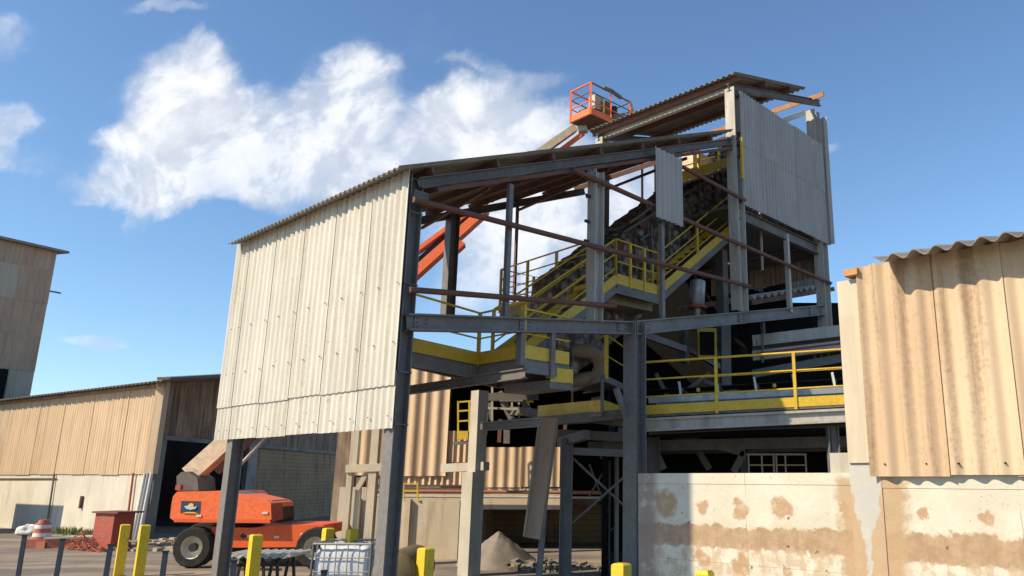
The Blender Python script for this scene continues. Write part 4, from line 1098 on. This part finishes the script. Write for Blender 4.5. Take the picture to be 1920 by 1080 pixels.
# superstructure cowls
def bevel_prism(pts, Y, depth, name, mat, root):
    P0 = [lp(*p, Y) for p in pts]; c_ = sum(P0, V((0, 0, 0))) / len(P0)
    n = len(P0); e = .07
    A_ = [c_ + (p - c_) * .965 for p in P0]
    r0_, r1_, r2_, r3_ = A_, [p + V((0, e, 0)) for p in P0], [p + V((0, depth - e, 0)) for p in P0], [p + V((0, depth, 0)) for p in A_]
    vs = r0_ + r1_ + r2_ + r3_; fs = [tuple(range(n))[::-1], tuple(range(3 * n, 4 * n))]
    for k in range(3): fs += [(k * n + i, k * n + (i + 1) % n, (k + 1) * n + (i + 1) % n, (k + 1) * n + i) for i in range(n)]
    return MB().add(vs, fs).build(name, mat, root)
YF = LY - .25
cw_ = bevel_prism([(317, 972), (320, 945), (323, 930), (330, 922), (418, 921), (428, 930), (424, 980), (326, 978)], YF, 2.4, 'counterweight', 'orange_paint', bl)
bevel_prism([(424, 925), (452, 927), (500, 938), (509, 943), (510, 974), (500, 981), (424, 981)], YF, 1.35, 'engine_cowl', 'orange_paint', bl)
MB().prism([lp(*p, YF - .02) for p in [(326, 972), (506, 974), (506, 981), (326, 979)]], V((0, .1, 0))).build('lower_strip', 'deep_orange', bl)
MB().prism([lp(*p, YF + .62) for p in [(518, 948), (529, 950), (530, 972), (527, 979), (516, 979)]], V((0, .75, 0))).build('end_grille', 'black_metal', bl)
MB().prism([lp(*p, YF + .3) for p in [(425, 921), (440, 922), (512, 938), (512, 943), (425, 926)]], V((0, .9, 0))).build('top_cover', 'dull_steel', bl)
MB().prism([lp(*p, YF + .05) for p in [(508, 944), (513, 946), (514, 976), (508, 979)]], V((0, .55, 0))).build('tail_panel', 'red_paint', bl)
for y_ in (950, 958, 967): 
    p_ = lp(514.5, y_, YF + .3); MB().tube([p_ - V((.05, 0, 0)), p_ + V((.03, 0, 0))], .04, 10).build('tail_lamp', 'rim_cream', bl)
for (x_, y_, w__) in ((497, 962, .14), (373, 967, .12)): MB().box(lp(x_, y_, YF - .01), (w__, .03, .05)).build('warning_sticker', 'rim_cream', bl)
for (x_, y_, w__) in ((519, 1007, .12), (566, 1002, .06)): MB().box(lp(x_, y_, LY - .01), (w__, .03, .05)).build('warning_sticker', 'rim_cream', bl)
MB().box(lp(336, 914, YF + .3), (.13, .13, .12)).build('filler_cap', 'red_paint', bl)
# arrow decal
MB().prism([lp(*p, LY - .012) for p in [(449, 1005), (457, 999), (457, 1003), (463, 1003), (463, 1008), (457, 1008), (457, 1011)]], V((0, .015, 0))).build('arrow_decal', 'black_metal', bl)
MB().prism([lp(*p, LY - .012) for p in [(463, 1003), (472, 1002), (472, 1008), (463, 1008)]], V((0, .015, 0))).build('arrow_decal', 'rim_cream', bl)
# badge: dark plate, sun disc over a pale swoosh
bd = MB().prism([lp(*p, YF - .005) for p in [(340, 939), (377, 940), (375, 964), (338, 962)]], V((0, .012, 0))).build('badge', 'logo_blue', bl)
c_ = lp(358, 949, YF - .012); MB().tube([c_ - V((0, .01, 0)), c_ + V((0, .006, 0))], .075, 16).build('badge_sun', 'logo_sun', bd)
MB().prism([lp(*p, YF - .03) for p in [(345, 949), (352, 948), (360, 952), (369, 949), (366, 954), (357, 956), (349, 954)]], V((0, .012, 0))).build('badge_swoosh', 'logo_wave', bd)
MB().prism([lp(*p, YF - .03) for p in [(342, 962), (350, 960), (362, 960), (372, 963)]], V((0, .012, 0))).build('badge_line', 'logo_sun', bd)
# boom: knuckle, main section, fly section, jib and basket
PV = lp(352, 897, 21.4)
TP = pY(1000, 292, 23.9); MT = pY(906, 397, 23.2)
bd_ = (MT - PV).normalized(); bup = (V((0, -1, 0)).cross(bd_)).normalized(); bup = bup if bup.z > 0 else -bup
MB().prism([lp(*p, 21.0) for p in [(331, 893), (340, 885), (353, 884), (370, 897), (372, 920), (331, 920)]], V((0, .9, 0))).build('boom_pivot', 'dull_steel', bl)
def bp(q, u_=0): return PV + bd_ * q + bup * u_
Lb = (TP - PV).length; f0_, f1_ = pY(770, 481, 22.7), pY(918, 372, 23.3)
MB().bar(bp(.1, .0), bp(4.6, .0), .42, .46, bup).build('boom_base_section', 'boom_cream', bl)
MB().bar(bp(.6, -.42), bp(4.4, -.28), .16, .16, bup).build('lift_cylinder', 'rust_primer', bl)
MB().tube([bp(.7, -.75), bp(4.2, -.45)], .05, 8).build('hose', 'pale_steel', bl)
qd = (MT - PV).length
MB().bar(f0_ - (f1_ - f0_) * .6, f1_, .3, .13, bup).build('upper_boom', 'orange_paint', bl)
MB().bar(bp(4.5, .26), bp(qd - .1, .24), .14, .08, bup).build('hose_carrier', 'black_metal', bl)
MB().bar(bp(4.5, -.03), bp(qd, -.03), .36, .27, bup).build('boom_mid_section', 'orange_paint', bl)
MB().bar(bp(qd - 1.5, -.28), bp(qd - 1.2, -.28), .3, .3, bup).build('boom_bracket', 'deep_orange', bl)
MB().tube([bp(qd, .05) - V((0, .22, 0)), bp(qd, .05) + V((0, .22, 0))], .2, 12).build('boom_end_roller', 'deep_orange', bl)
MB().bar(f1_, TP, .26, .26, bup).build('boom_fly_section', 'boom_cream', bl)
BK = pY(1092, 236, 24.3)
J0 = TP; J1 = pY(1078, 240, 24.3)
MB().bar(J0 - bd_ * .3, J1, .26, .24).build('jib', 'boom_cream', bl)
MB().bar(J0 - bd_ * .3 - Zv * .16, J1 - Zv * .14, .2, .06).build('jib_underside', 'red_paint', bl)
MB().bar(pY(1048, 284, 24.3), pY(1094, 250, 24.3), .10, .14).build('jib_cylinder', 'deep_orange', bl)
MB().bar(pY(1094, 248, 24.3), pY(1090, 232, 24.3), .3, .3).build('rotator', 'pale_steel', bl)
bkz = pY(1070, 228, 24.3)
bx_ = V((math.cos(R(-18)), math.sin(R(-18)), 0))
# basket axes: short end faces left, long side runs away to the right
b00 = pY(1070, 231, 24.0); zf_ = b00.z
bs = pz(1096, 247, zf_) ; be = pz(1156, 228, zf_)
sdir = (bs - b00); sdir.z = 0; wS = 1.0; sdir = V((.80, -.60, 0)).normalized(); ldir = V((.60, .80, 0)).normalized()
sdir = V((.42, -.40, 0)).normalized(); ldir = V((.52, .62, 0)).normalized(); ldir = V((sdir.y * -1, sdir.x, 0))
wS, lL = .95, 1.9
B = [b00, b00 + sdir * wS, b00 + sdir * wS + ldir * lL, b00 + ldir * lL]
bk = MB().prism([p for p in B], Zv * .06).build('basket', 'rust_primer', bl)
for i in range(4):
    p_, q_ = B[i], B[(i + 1) % 4]
    MB().bar(p_ + Zv * .14, q_ + Zv * .14, .03, .22).build('basket_skirt', 'orange_paint', bk)
    MB().tube([p_ + Zv * 1.15, q_ + Zv * 1.15], .03, 8).build('basket_handrail', 'dull_steel' if i in (1, 2) else 'orange_paint', bk)
    for hh in (.5, .82): MB().tube([p_ + Zv * hh, q_ + Zv * hh], .02, 6).build('basket_midrail', 'dull_steel' if hh > .6 else 'orange_paint', bk)
    MB().bar(p_, p_ + Zv * 1.15, .07, .07).build('basket_post', 'orange_paint', bk)
for q__ in (.5,):
    for off in (B[0].lerp(B[3], q__), B[1].lerp(B[2], q__)): MB().bar(off, off + Zv * 1.12, .05, .05).build('basket_post', 'orange_paint', bk)
MB().box(B[0].lerp(B[2], .42) + Zv * .85, (.42, .3, .5), ldir, sdir, Zv).build('control_console', 'pale_steel', bk)
MB().box(B[0].lerp(B[2], .42) + Zv * .45, (.22, .22, .7), ldir, sdir, Zv).build('console_stand', 'black_metal', bk)
MB().box(B[0].lerp(B[2], .36) + Zv * 1.05 + ldir * .5, (.7, .08, .07), ldir, sdir, Zv).build('console_arm', 'rust_primer', bk)
MB().tube([B[2] + Zv * 1.15, B[2] + Zv * .9 + ldir * .12, B[2] + Zv * .6 + ldir * .1, B[2] + Zv * .5], .06, 8).build('hose_loop', 'pale_steel', bk)
MB().box(B[0].lerp(B[2], .55) + Zv * .62, (.34, .40, .62), ldir, sdir, Zv).build('tool_box', 'tank_ochre', bk)
MB().tube([B[1].lerp(B[2], .3) + Zv * 1.18, B[1].lerp(B[2], .5) + Zv * 1.22, B[1].lerp(B[2], .75) + Zv * 1.14], .07, 8).build('rolled_hose', 'dull_steel', bk)
MB().tube([B[0].lerp(B[2], .72) + Zv * .06, B[0].lerp(B[2], .72) + Zv * .85], .12, 10).build('gas_bottle', 'black_metal', bk)
MB().box(B[0].lerp(B[2], .25) + Zv * .32, (.4, .3, .4), ldir, sdir, Zv).build('tool_bag', 'tank_ochre', bk)
MB().tube([B[1].lerp(B[2], .55) + Zv * .25, B[1].lerp(B[2], .8) + Zv * .5, B[2] + Zv * .3], .11, 8).build('cable_bundle', 'dull_steel', bk)
MB().tube([B[3].lerp(B[2], .5) + Zv * .7, B[3].lerp(B[2], .7) + Zv * .55, B[2] + Zv * .7], .09, 8).build('tool_bag', 'black_metal', bk)

# ------------------------------------------------------------ bollards and posts
def bollard_proto():
    r = thing('bollard', 'x', 'bollard')
    w, h = .19, 1.15
    s = MB(); s.prism([(-w / 2, -w / 2, 0), (w / 2, -w / 2, 0), (w / 2, w / 2, 0), (-w / 2, w / 2, 0)], (0, 0, h - .02))
    s.build('bollard_body', 'post_yellow', r, True)
    cpp = MB(); e = w / 2 - .025
    cpp.add([(-w / 2, -w / 2, h - .02), (w / 2, -w / 2, h - .02), (w / 2, w / 2, h - .02), (-w / 2, w / 2, h - .02), (-e, -e, h), (e, -e, h), (e, e, h), (-e, e, h)],
            [(0, 1, 5, 4), (1, 2, 6, 5), (2, 3, 7, 6), (3, 0, 4, 7), (4, 5, 6, 7)])
    cpp.build('cap', 'post_yellow', r, True)
    bp_ = MB(); bp_.box((0, 0, .01), (.3, .3, .02)); bp_.build('base_plate', 'dull_steel', r, True)
    return r
proto = bollard_proto(); used = False
def bloc(xt, yt, h=1.15):
    d_ = ray(xt, yt); k_ = (h - EYE) / d_.z; P = EYEP + d_ * k_; return V((P.x, P.y, 0))
bolls = [((236, 983), 'yellow square bollard, left one of the close pair before the red cabinet', 0), ((273, 984), 'yellow square bollard, right one of the close pair beside the shed doorway', 0),
         ((481, 1002), 'yellow bollard standing just right of the near left grey column and before the orange lift', 0),
         ((616, 990), 'short looking distant yellow bollard behind the orange lift wheel', 1), ((661, 992), 'distant yellow bollard at the foot of the pale concrete frame', 1),
         ((799, 1027), 'yellow bollard alone in front of the pale concrete panel wall', 0), ((1165, 1056), 'yellow bollard at the foot of the middle grey column', 0), ((1321, 1069), 'yellow bollard whose top shows against the white stained wall', 0)]
for i, ((x_, y_), lab, far) in enumerate(bolls):
    b_ = proto if i == 0 else copy_tree(proto)
    P = bloc(x_, y_)
    if i == 7:
        d_ = ray(x_, y_); k_ = 6.6 / d_.y; P = EYEP + d_ * k_; zz_ = P.z; P.z = zz_ - 1.15
        P = V((P.x, P.y, 0)); b_.scale = (.62, .62, zz_ / 1.15)
    b_.location = P; b_.rotation_euler = (0, 0, R(38 + 3 * i)); b_['label'] = lab; b_['group'] = 'yellow bollards around the works'
# blue fence posts
pp = thing('fence_post', 'x', 'post')
s = MB(); s.box((0, 0, .54), (.07, .07, 1.08)); s.build('post_body', 'blue_post_paint', pp, True)
for k in range(5): s = MB(); s.box((.033, 0, .22 + k * .18), (.015, .02, .035)); s.build('hook', 'blue_post_paint', pp, True)
s = MB(); s.box((0, 0, 1.09), (.085, .085, .025)); s.build('cap', 'black_metal', pp, True)
posts = [((48, 1003), 'dark blue steel post nearest the left edge of the yard'), ((117, 1010), 'dark blue steel post in front of the low brick kerb'), ((207, 1020), 'dark blue steel post just left of the yellow bollard pair'),
         ((311, 1033), 'dark blue steel post in front of the lift front wheel'), ((609, 1069), 'dark blue post end before the wire cage tank'), ((441, 1050), 'dark blue post hard against the foot of the near left column')]
for i, ((x_, y_), lab) in enumerate(posts):
    b_ = pp if i == 0 else copy_tree(pp)
    b_.location = bloc(x_, y_, 1.1); b_.rotation_euler = (R(random.uniform(-1, 1)), R(random.uniform(-1, 1)), R(20)); b_['label'] = lab; b_['group'] = 'dark blue posts in the yard'

# ------------------------------------------------------------ small things in the yard
def pst(px, py, Y): P = pY(px, py, Y); return V((P.x, P.y, 0))
# traffic drum
td = thing('traffic_drum', 'red and white banded traffic drum on a square foot before the white wall', 'traffic drum', pz(74, 1027, 0))
s = MB(); s.tube([(0, 0, .76), (0, 0, .86)], [.17, .14], 16); s.build('cap', 'barrel_red', td, True)
s = MB(); s.box((0, 0, .10), (.74, .62, .2)); s.build('foot', 'barrel_red', td, True)
prof = [(.2, .29), (.34, .27), (.35, .25), (.46, .245), (.47, .24), (.60, .23), (.71, .22), (.76, .21)]
for i, m__ in enumerate(['barrel_red', 'barrel_red', 'white_paint', 'barrel_red', 'barrel_red', 'white_paint', 'barrel_red']):
    (z0_, r0_), (z1_, r1_) = prof[i], prof[i + 1]
    s = MB(); s.tube([(0, 0, z0_), (0, 0, z1_)], [r0_, r1_], 20); s.build('band', m__, td, True)
# white sacks
def sack(c, r, lab, mat='tarp_white', seed=1, name='sack'):
    random.seed(seed); s = MB(); N1, N2 = 24, 14; vs = []; ph = [random.uniform(0, 6) for _ in range(6)]
    for i in range(N2 + 1):
        for k in range(N1):
            th = math.pi * i / N2; a_ = 2 * math.pi * k / N1
            q = 1 + .12 * math.sin(3 * a_ + ph[0] + 2 * th) + .08 * math.sin(5 * th + ph[1] + a_) + .06 * math.sin(7 * a_ + ph[2])
            vs.append((r[0] * q * math.sin(th) * math.cos(a_), r[1] * q * math.sin(th) * math.sin(a_), max(-r[2] * .7, r[2] * q * math.cos(th)) + r[2] * .7))
    fs = [(i * N1 + k, (i + 1) * N1 + k, (i + 1) * N1 + (k + 1) % N1, i * N1 + (k + 1) % N1) for i in range(N2) for k in range(N1)]
    s.add(vs, fs, True); o = s.build(name, mat); o.location = c; return tag(o, lab, 'sack')
sack(pz(50, 1003, 0), (.38, .3, .22), 'crumpled white sack lying left of the traffic drum', seed=2, mat='white_paint')
# low kerb of brick and planks
kb = thing('low_kerb', 'low brown brick kerb with a pale plank top before the white wall', 'kerb', pz(130, 1027, 0))
k0_, k1_ = pz(52, 1028, 0), pz(182, 1026, 0)
MB().bar(k0_ + Zv * .14, k1_ + Zv * .14, .35, .28).build('brickwork', 'barrel_red', kb)
MB().bar(k0_ + Zv * .31 + V((.4, .3, 0)), k1_ + Zv * .31 + V((0, .3, 0)), .9, .06).build('plank_top', 'grey_concrete', kb)
# orange safety net
nt_ = MB(); q0 = pz(130, 1030, 0); q1 = pz(196, 1035, 0)
random.seed(5)
NX, NZ = 26, 7
gv = []
for i in range(NX + 1):
    for k in range(NZ + 1):
        q = i / NX; hh = .42 * math.exp(-((q - .35) / .22) ** 2) + .14
        p_ = q0.lerp(q1, q); gv.append(p_ + V((.04 * math.sin(i * 1.7), -.1 + .15 * math.sin(i * .9 + k), hh * k / NZ)))
for i in range(NX + 1):
    nt_.tube([gv[i * (NZ + 1) + k] for k in range(NZ + 1)], .012, 4)
for k in range(NZ + 1): nt_.tube([gv[i * (NZ + 1) + k] for i in range(NX + 1)], .012, 4)
no_ = nt_.build('safety_net', 'barrel_red'); recentre(no_, q0); tag(no_, 'crumpled orange safety netting lying before the low kerb', 'net')
# red cabinet
cbn = thing('red_cabinet', 'tall red steel cabinet with faded painted lettering beside the shed corner', 'cabinet', pz(207, 1030, 0))
cb0 = pz(207, 1030, 0); cx = V((.93, -.36, 0)).normalized(); cy = V((.36, .93, 0)).normalized()
hcab = pY(210, 961, cb0.y).z
MB().box(cb0 + Zv * hcab / 2, (.85, .7, hcab), cx, cy, Zv).build('cabinet_body', 'red_paint', cbn)
MB().box(cb0 + Zv * (hcab + .02) + cx * .1, (1.15, .9, .05), cx, cy, Zv).build('cabinet_lid', 'rust_primer', cbn)
# lettering: faded stencilled strokes on the front, illegible in the photograph
for (zz, ww_, n_) in ((.86, .42, 5), (.78, .34, 4), (.66, .06, 1), (.40, .40, 5), (.34, .34, 4), (.22, .25, 3)):
    for k in range(n_):
        p_ = cb0 + cx * (-.02 - ww_ / 2 + ww_ * (k + .5) / n_) - cy * .352 + Zv * (hcab * zz)
        s = MB(); s.bar(p_ + cx * -.022, p_ + cx * -.022 + Zv * .05, .012, .008); s.bar(p_ + cx * .02, p_ + cx * .02 + Zv * .05, .012, .008); s.bar(p_ - cx * .02 + Zv * (.05 if k % 2 else .025), p_ + cx * .02 + Zv * (.05 if k % 2 else .025), .008, .012)
        s.build('stencil_letter', 'faded_letter', cbn)
# weeds by the wall
wd_ = MB(); random.seed(9)
for c_ in ((132, 992), (158, 1000), (170, 1001), (190, 1003)):
    P = LW(pl(c_[0], 1000)[0], 0, .35)
    for k in range(60):
        a_ = random.uniform(0, 6.28); r_ = random.uniform(0, .5); b0_ = P + V((r_ * math.cos(a_), r_ * math.sin(a_) * .5, 0)); h_ = random.uniform(.1, .35); q_ = V((random.uniform(-.1, .1), random.uniform(-.1, .1), h_))
        wd_.add([b0_ - V((.02, 0, 0)), b0_ + V((.02, 0, 0)), b0_ + q_ * .6 + V((.03, 0, 0)), b0_ + q_], [(0, 1, 2, 3)])
tag(wd_.build('weeds', 'plant_green'), 'dry green weeds along the foot of the white wall', 'weeds', kind='stuff')
# chain strung between bollards
p_, q_ = bloc(240, 983), bloc(272, 984)
cpts = [p_.lerp(q_, k / 8) + Zv * (.86 - .10 * math.sin(math.pi * k / 8)) for k in range(9)]
co_ = MB().tube(cpts, .02, 6).build('barrier_bar', 'dull_steel'); recentre(co_, p_.lerp(q_, .5)); tag(co_, 'thin dark chain strung between the pair of yellow bollards', 'chain')

# trestle with corrugated sheets
trs = thing('trestle', 'dark low steel trestle cart carrying white corrugated sheets', 'trestle', pz(490, 1110, 0))
Yt = 16.3
zt_ = pY(495, 1047, Yt).z
xa_, xb_ = pY(438, 1047, Yt).x, pY(545, 1047, Yt).x
for x_ in (xa_ + .15, xb_ - .35):
    for y_ in (Yt + .1, Yt + .9):
        MB().bar((x_ - .12, y_, 0), (x_ - .04, y_, zt_ - .03), .05, .05).build('leg', 'black_metal', trs)
        MB().bar((x_ + .12, y_, 0), (x_ + .04, y_, zt_ - .03), .05, .05).build('leg', 'black_metal', trs)
    MB().bar((x_, Yt, zt_ - .05), (x_, Yt + 1, zt_ - .05), .07, .07).build('top_bar', 'black_metal', trs)
MB().bar((xa_, Yt + .1, zt_ - .22), (xb_ - .2, Yt + .1, zt_ - .22), .04, .04).build('cross_bar', 'rust_primer', trs)
cs_ = thing('corrugated_sheet_pile', 'small pile of white corrugated sheets lying on the trestle', 'sheet pile', (xa_, Yt, zt_))
for k in range(3):
    MB().corr(V((xa_ - .15, Yt - .05 + .02 * k, zt_ + .03 + .018 * k)), V((1, 0, 0)), V((0, 1, 0)), xb_ - xa_ + .15, 1.1, pitch=.177, amp=.026, n=Zv, k=10).build('sheet', 'white_paint', cs_)

# wire cage tank with white bags
Yi = 16.2
ibc = thing('cage_tank', 'galvanised wire cage tote with white liner standing before the corner column', 'cage', pst(642, 1080, Yi))
x0_, x1_ = pY(588, 1020, Yi).x, pY(697, 1020, Yi).x; zi = pY(640, 1020, Yi).z; dI = 1.1
z0_ = .15
fr = [(x0_, Yi), (x1_, Yi), (x1_ + .02, Yi + dI), (x0_ + .02, Yi + dI)]
for i in range(4):
    (xa_, ya_), (xb_, yb_) = fr[i], fr[(i + 1) % 4]
    s = MB(); n = 5
    for k in range(n + 1):
        q = k / n; px_, py_ = xa_ + (xb_ - xa_) * q, ya_ + (yb_ - ya_) * q
        s.tube([(px_, py_, z0_), (px_, py_, zi)], .012 if 0 < k < n else .024, 6)
    for k in range(4):
        z__ = z0_ + (zi - z0_) * k / 3; s.tube([(xa_, ya_, z__), (xb_, yb_, z__)], .012 if k < 3 else .026, 6)
    s.build('cage_side', 'galvanised', ibc)
MB().box(((x0_ + x1_) / 2, Yi + dI / 2, .08), (x1_ - x0_ + .05, dI, .14)).build('pallet', 'wood', ibc)
s = MB(); NXX = 16; vs = []; random.seed(4)
ring = []
for lvl, (zz, ins) in enumerate(((z0_, .05), (.5, .045), (zi - .16, .05), (zi - .05, .12), (zi - .1, .3), (zi - .25, .5))):
    for (fx, fy) in [(a_, 0) for a_ in [k / 8 for k in range(8)]] + [(1, a_) for a_ in [k / 8 for k in range(8)]] + [(1 - a_, 1) for a_ in [k / 8 for k in range(8)]] + [(0, 1 - a_) for a_ in [k / 8 for k in range(8)]]:
        x_ = x0_ + ins + (x1_ - x0_ - 2 * ins) * fx; y_ = Yi + ins + (dI - 2 * ins) * fy
        vs.append((x_ + random.uniform(-.015, .015), y_ + random.uniform(-.015, .015), zz + random.uniform(-.04, .04) * (lvl > 1)))
n = 32; fs = [(i * n + k, i * n + (k + 1) % n, (i + 1) * n + (k + 1) % n, (i + 1) * n + k) for i in range(5) for k in range(n)]
fs.append(tuple(5 * n + k for k in range(n)))
s.add(vs, fs, True); s.build('liner', 'tarp_white', ibc)
# ochre round tank
Yo = 12.7
cO = pY(737, 1078, Yo)
rO = abs(pY(779, 1078, Yo).x - cO.x)
to = thing('round_tank', 'ochre round tank on its side behind the corner column', 'tank', V((cO.x, Yo, 0)))
zc_ = cO.z
s = MB(); prof = [(-.05, 0.01), (-.04, .85), (0, .97), (.08, 1.0), (1.3, 1.0), (1.35, .9), (1.36, .01)]; N = 48; vs = []; fs = []
for (o_, q_) in prof:
    for k in range(N): a_ = 2 * math.pi * k / N; vs.append((cO.x + rO * q_ * math.cos(a_), Yo + o_, zc_ + rO * q_ * math.sin(a_)))
for i in range(len(prof) - 1):
    for k in range(N): fs.append((i * N + k, i * N + (k + 1) % N, (i + 1) * N + (k + 1) % N, (i + 1) * N + k))
s.add(vs, fs, True); s.build('tank_shell', 'tank_ochre', to)
MB().box((cO.x, Yo + .5, .12), (rO * 1.5, .9, .24)).build('cradle', 'wood', to)

# rubble and debris by the shed doorway
db = MB(); random.seed(12)
for k in range(260):
    P = V((random.uniform(-16.5, -12.2), random.uniform(25, 29.5), 0)); r_ = random.uniform(.03, .14)
    db.box(P + Zv * r_ * .3, (r_ * 2, r_ * 1.3, r_), V((math.cos(k), math.sin(k), 0)), V((-math.sin(k), math.cos(k), 0)), Zv)
tag(db.build('rubble', 'kerb_concrete'), 'scattered broken rubble before the dark shed doorway', 'rubble', kind='stuff')

# unseen cylinder added so that its shadow falls across the near white wall
px0 = R0 + RX * (rw(1297, 950)[0]) ; 
d_out = 7.4
ctr = px0 - RX * .62 + SH * d_out
occ_root = thing('unseen_occluder', 'unseen round silo standing left of the viewpoint', 'occluder', V((ctr.x, ctr.y, 0)))
perp = V((-SH.y, SH.x, 0))
rad = abs((RX * .62).dot(perp))
MB().tube([V((ctr.x, ctr.y, 0)), V((ctr.x, ctr.y, 9.0))], rad, 24).build('occluder_shell', 'grey_concrete', occ_root)
MB().tube([V((ctr.x, ctr.y, 9.0)), V((ctr.x, ctr.y, 9.5))], [rad * 1.04, rad * .3], 24).build('occluder_cap', 'dull_steel', occ_root)
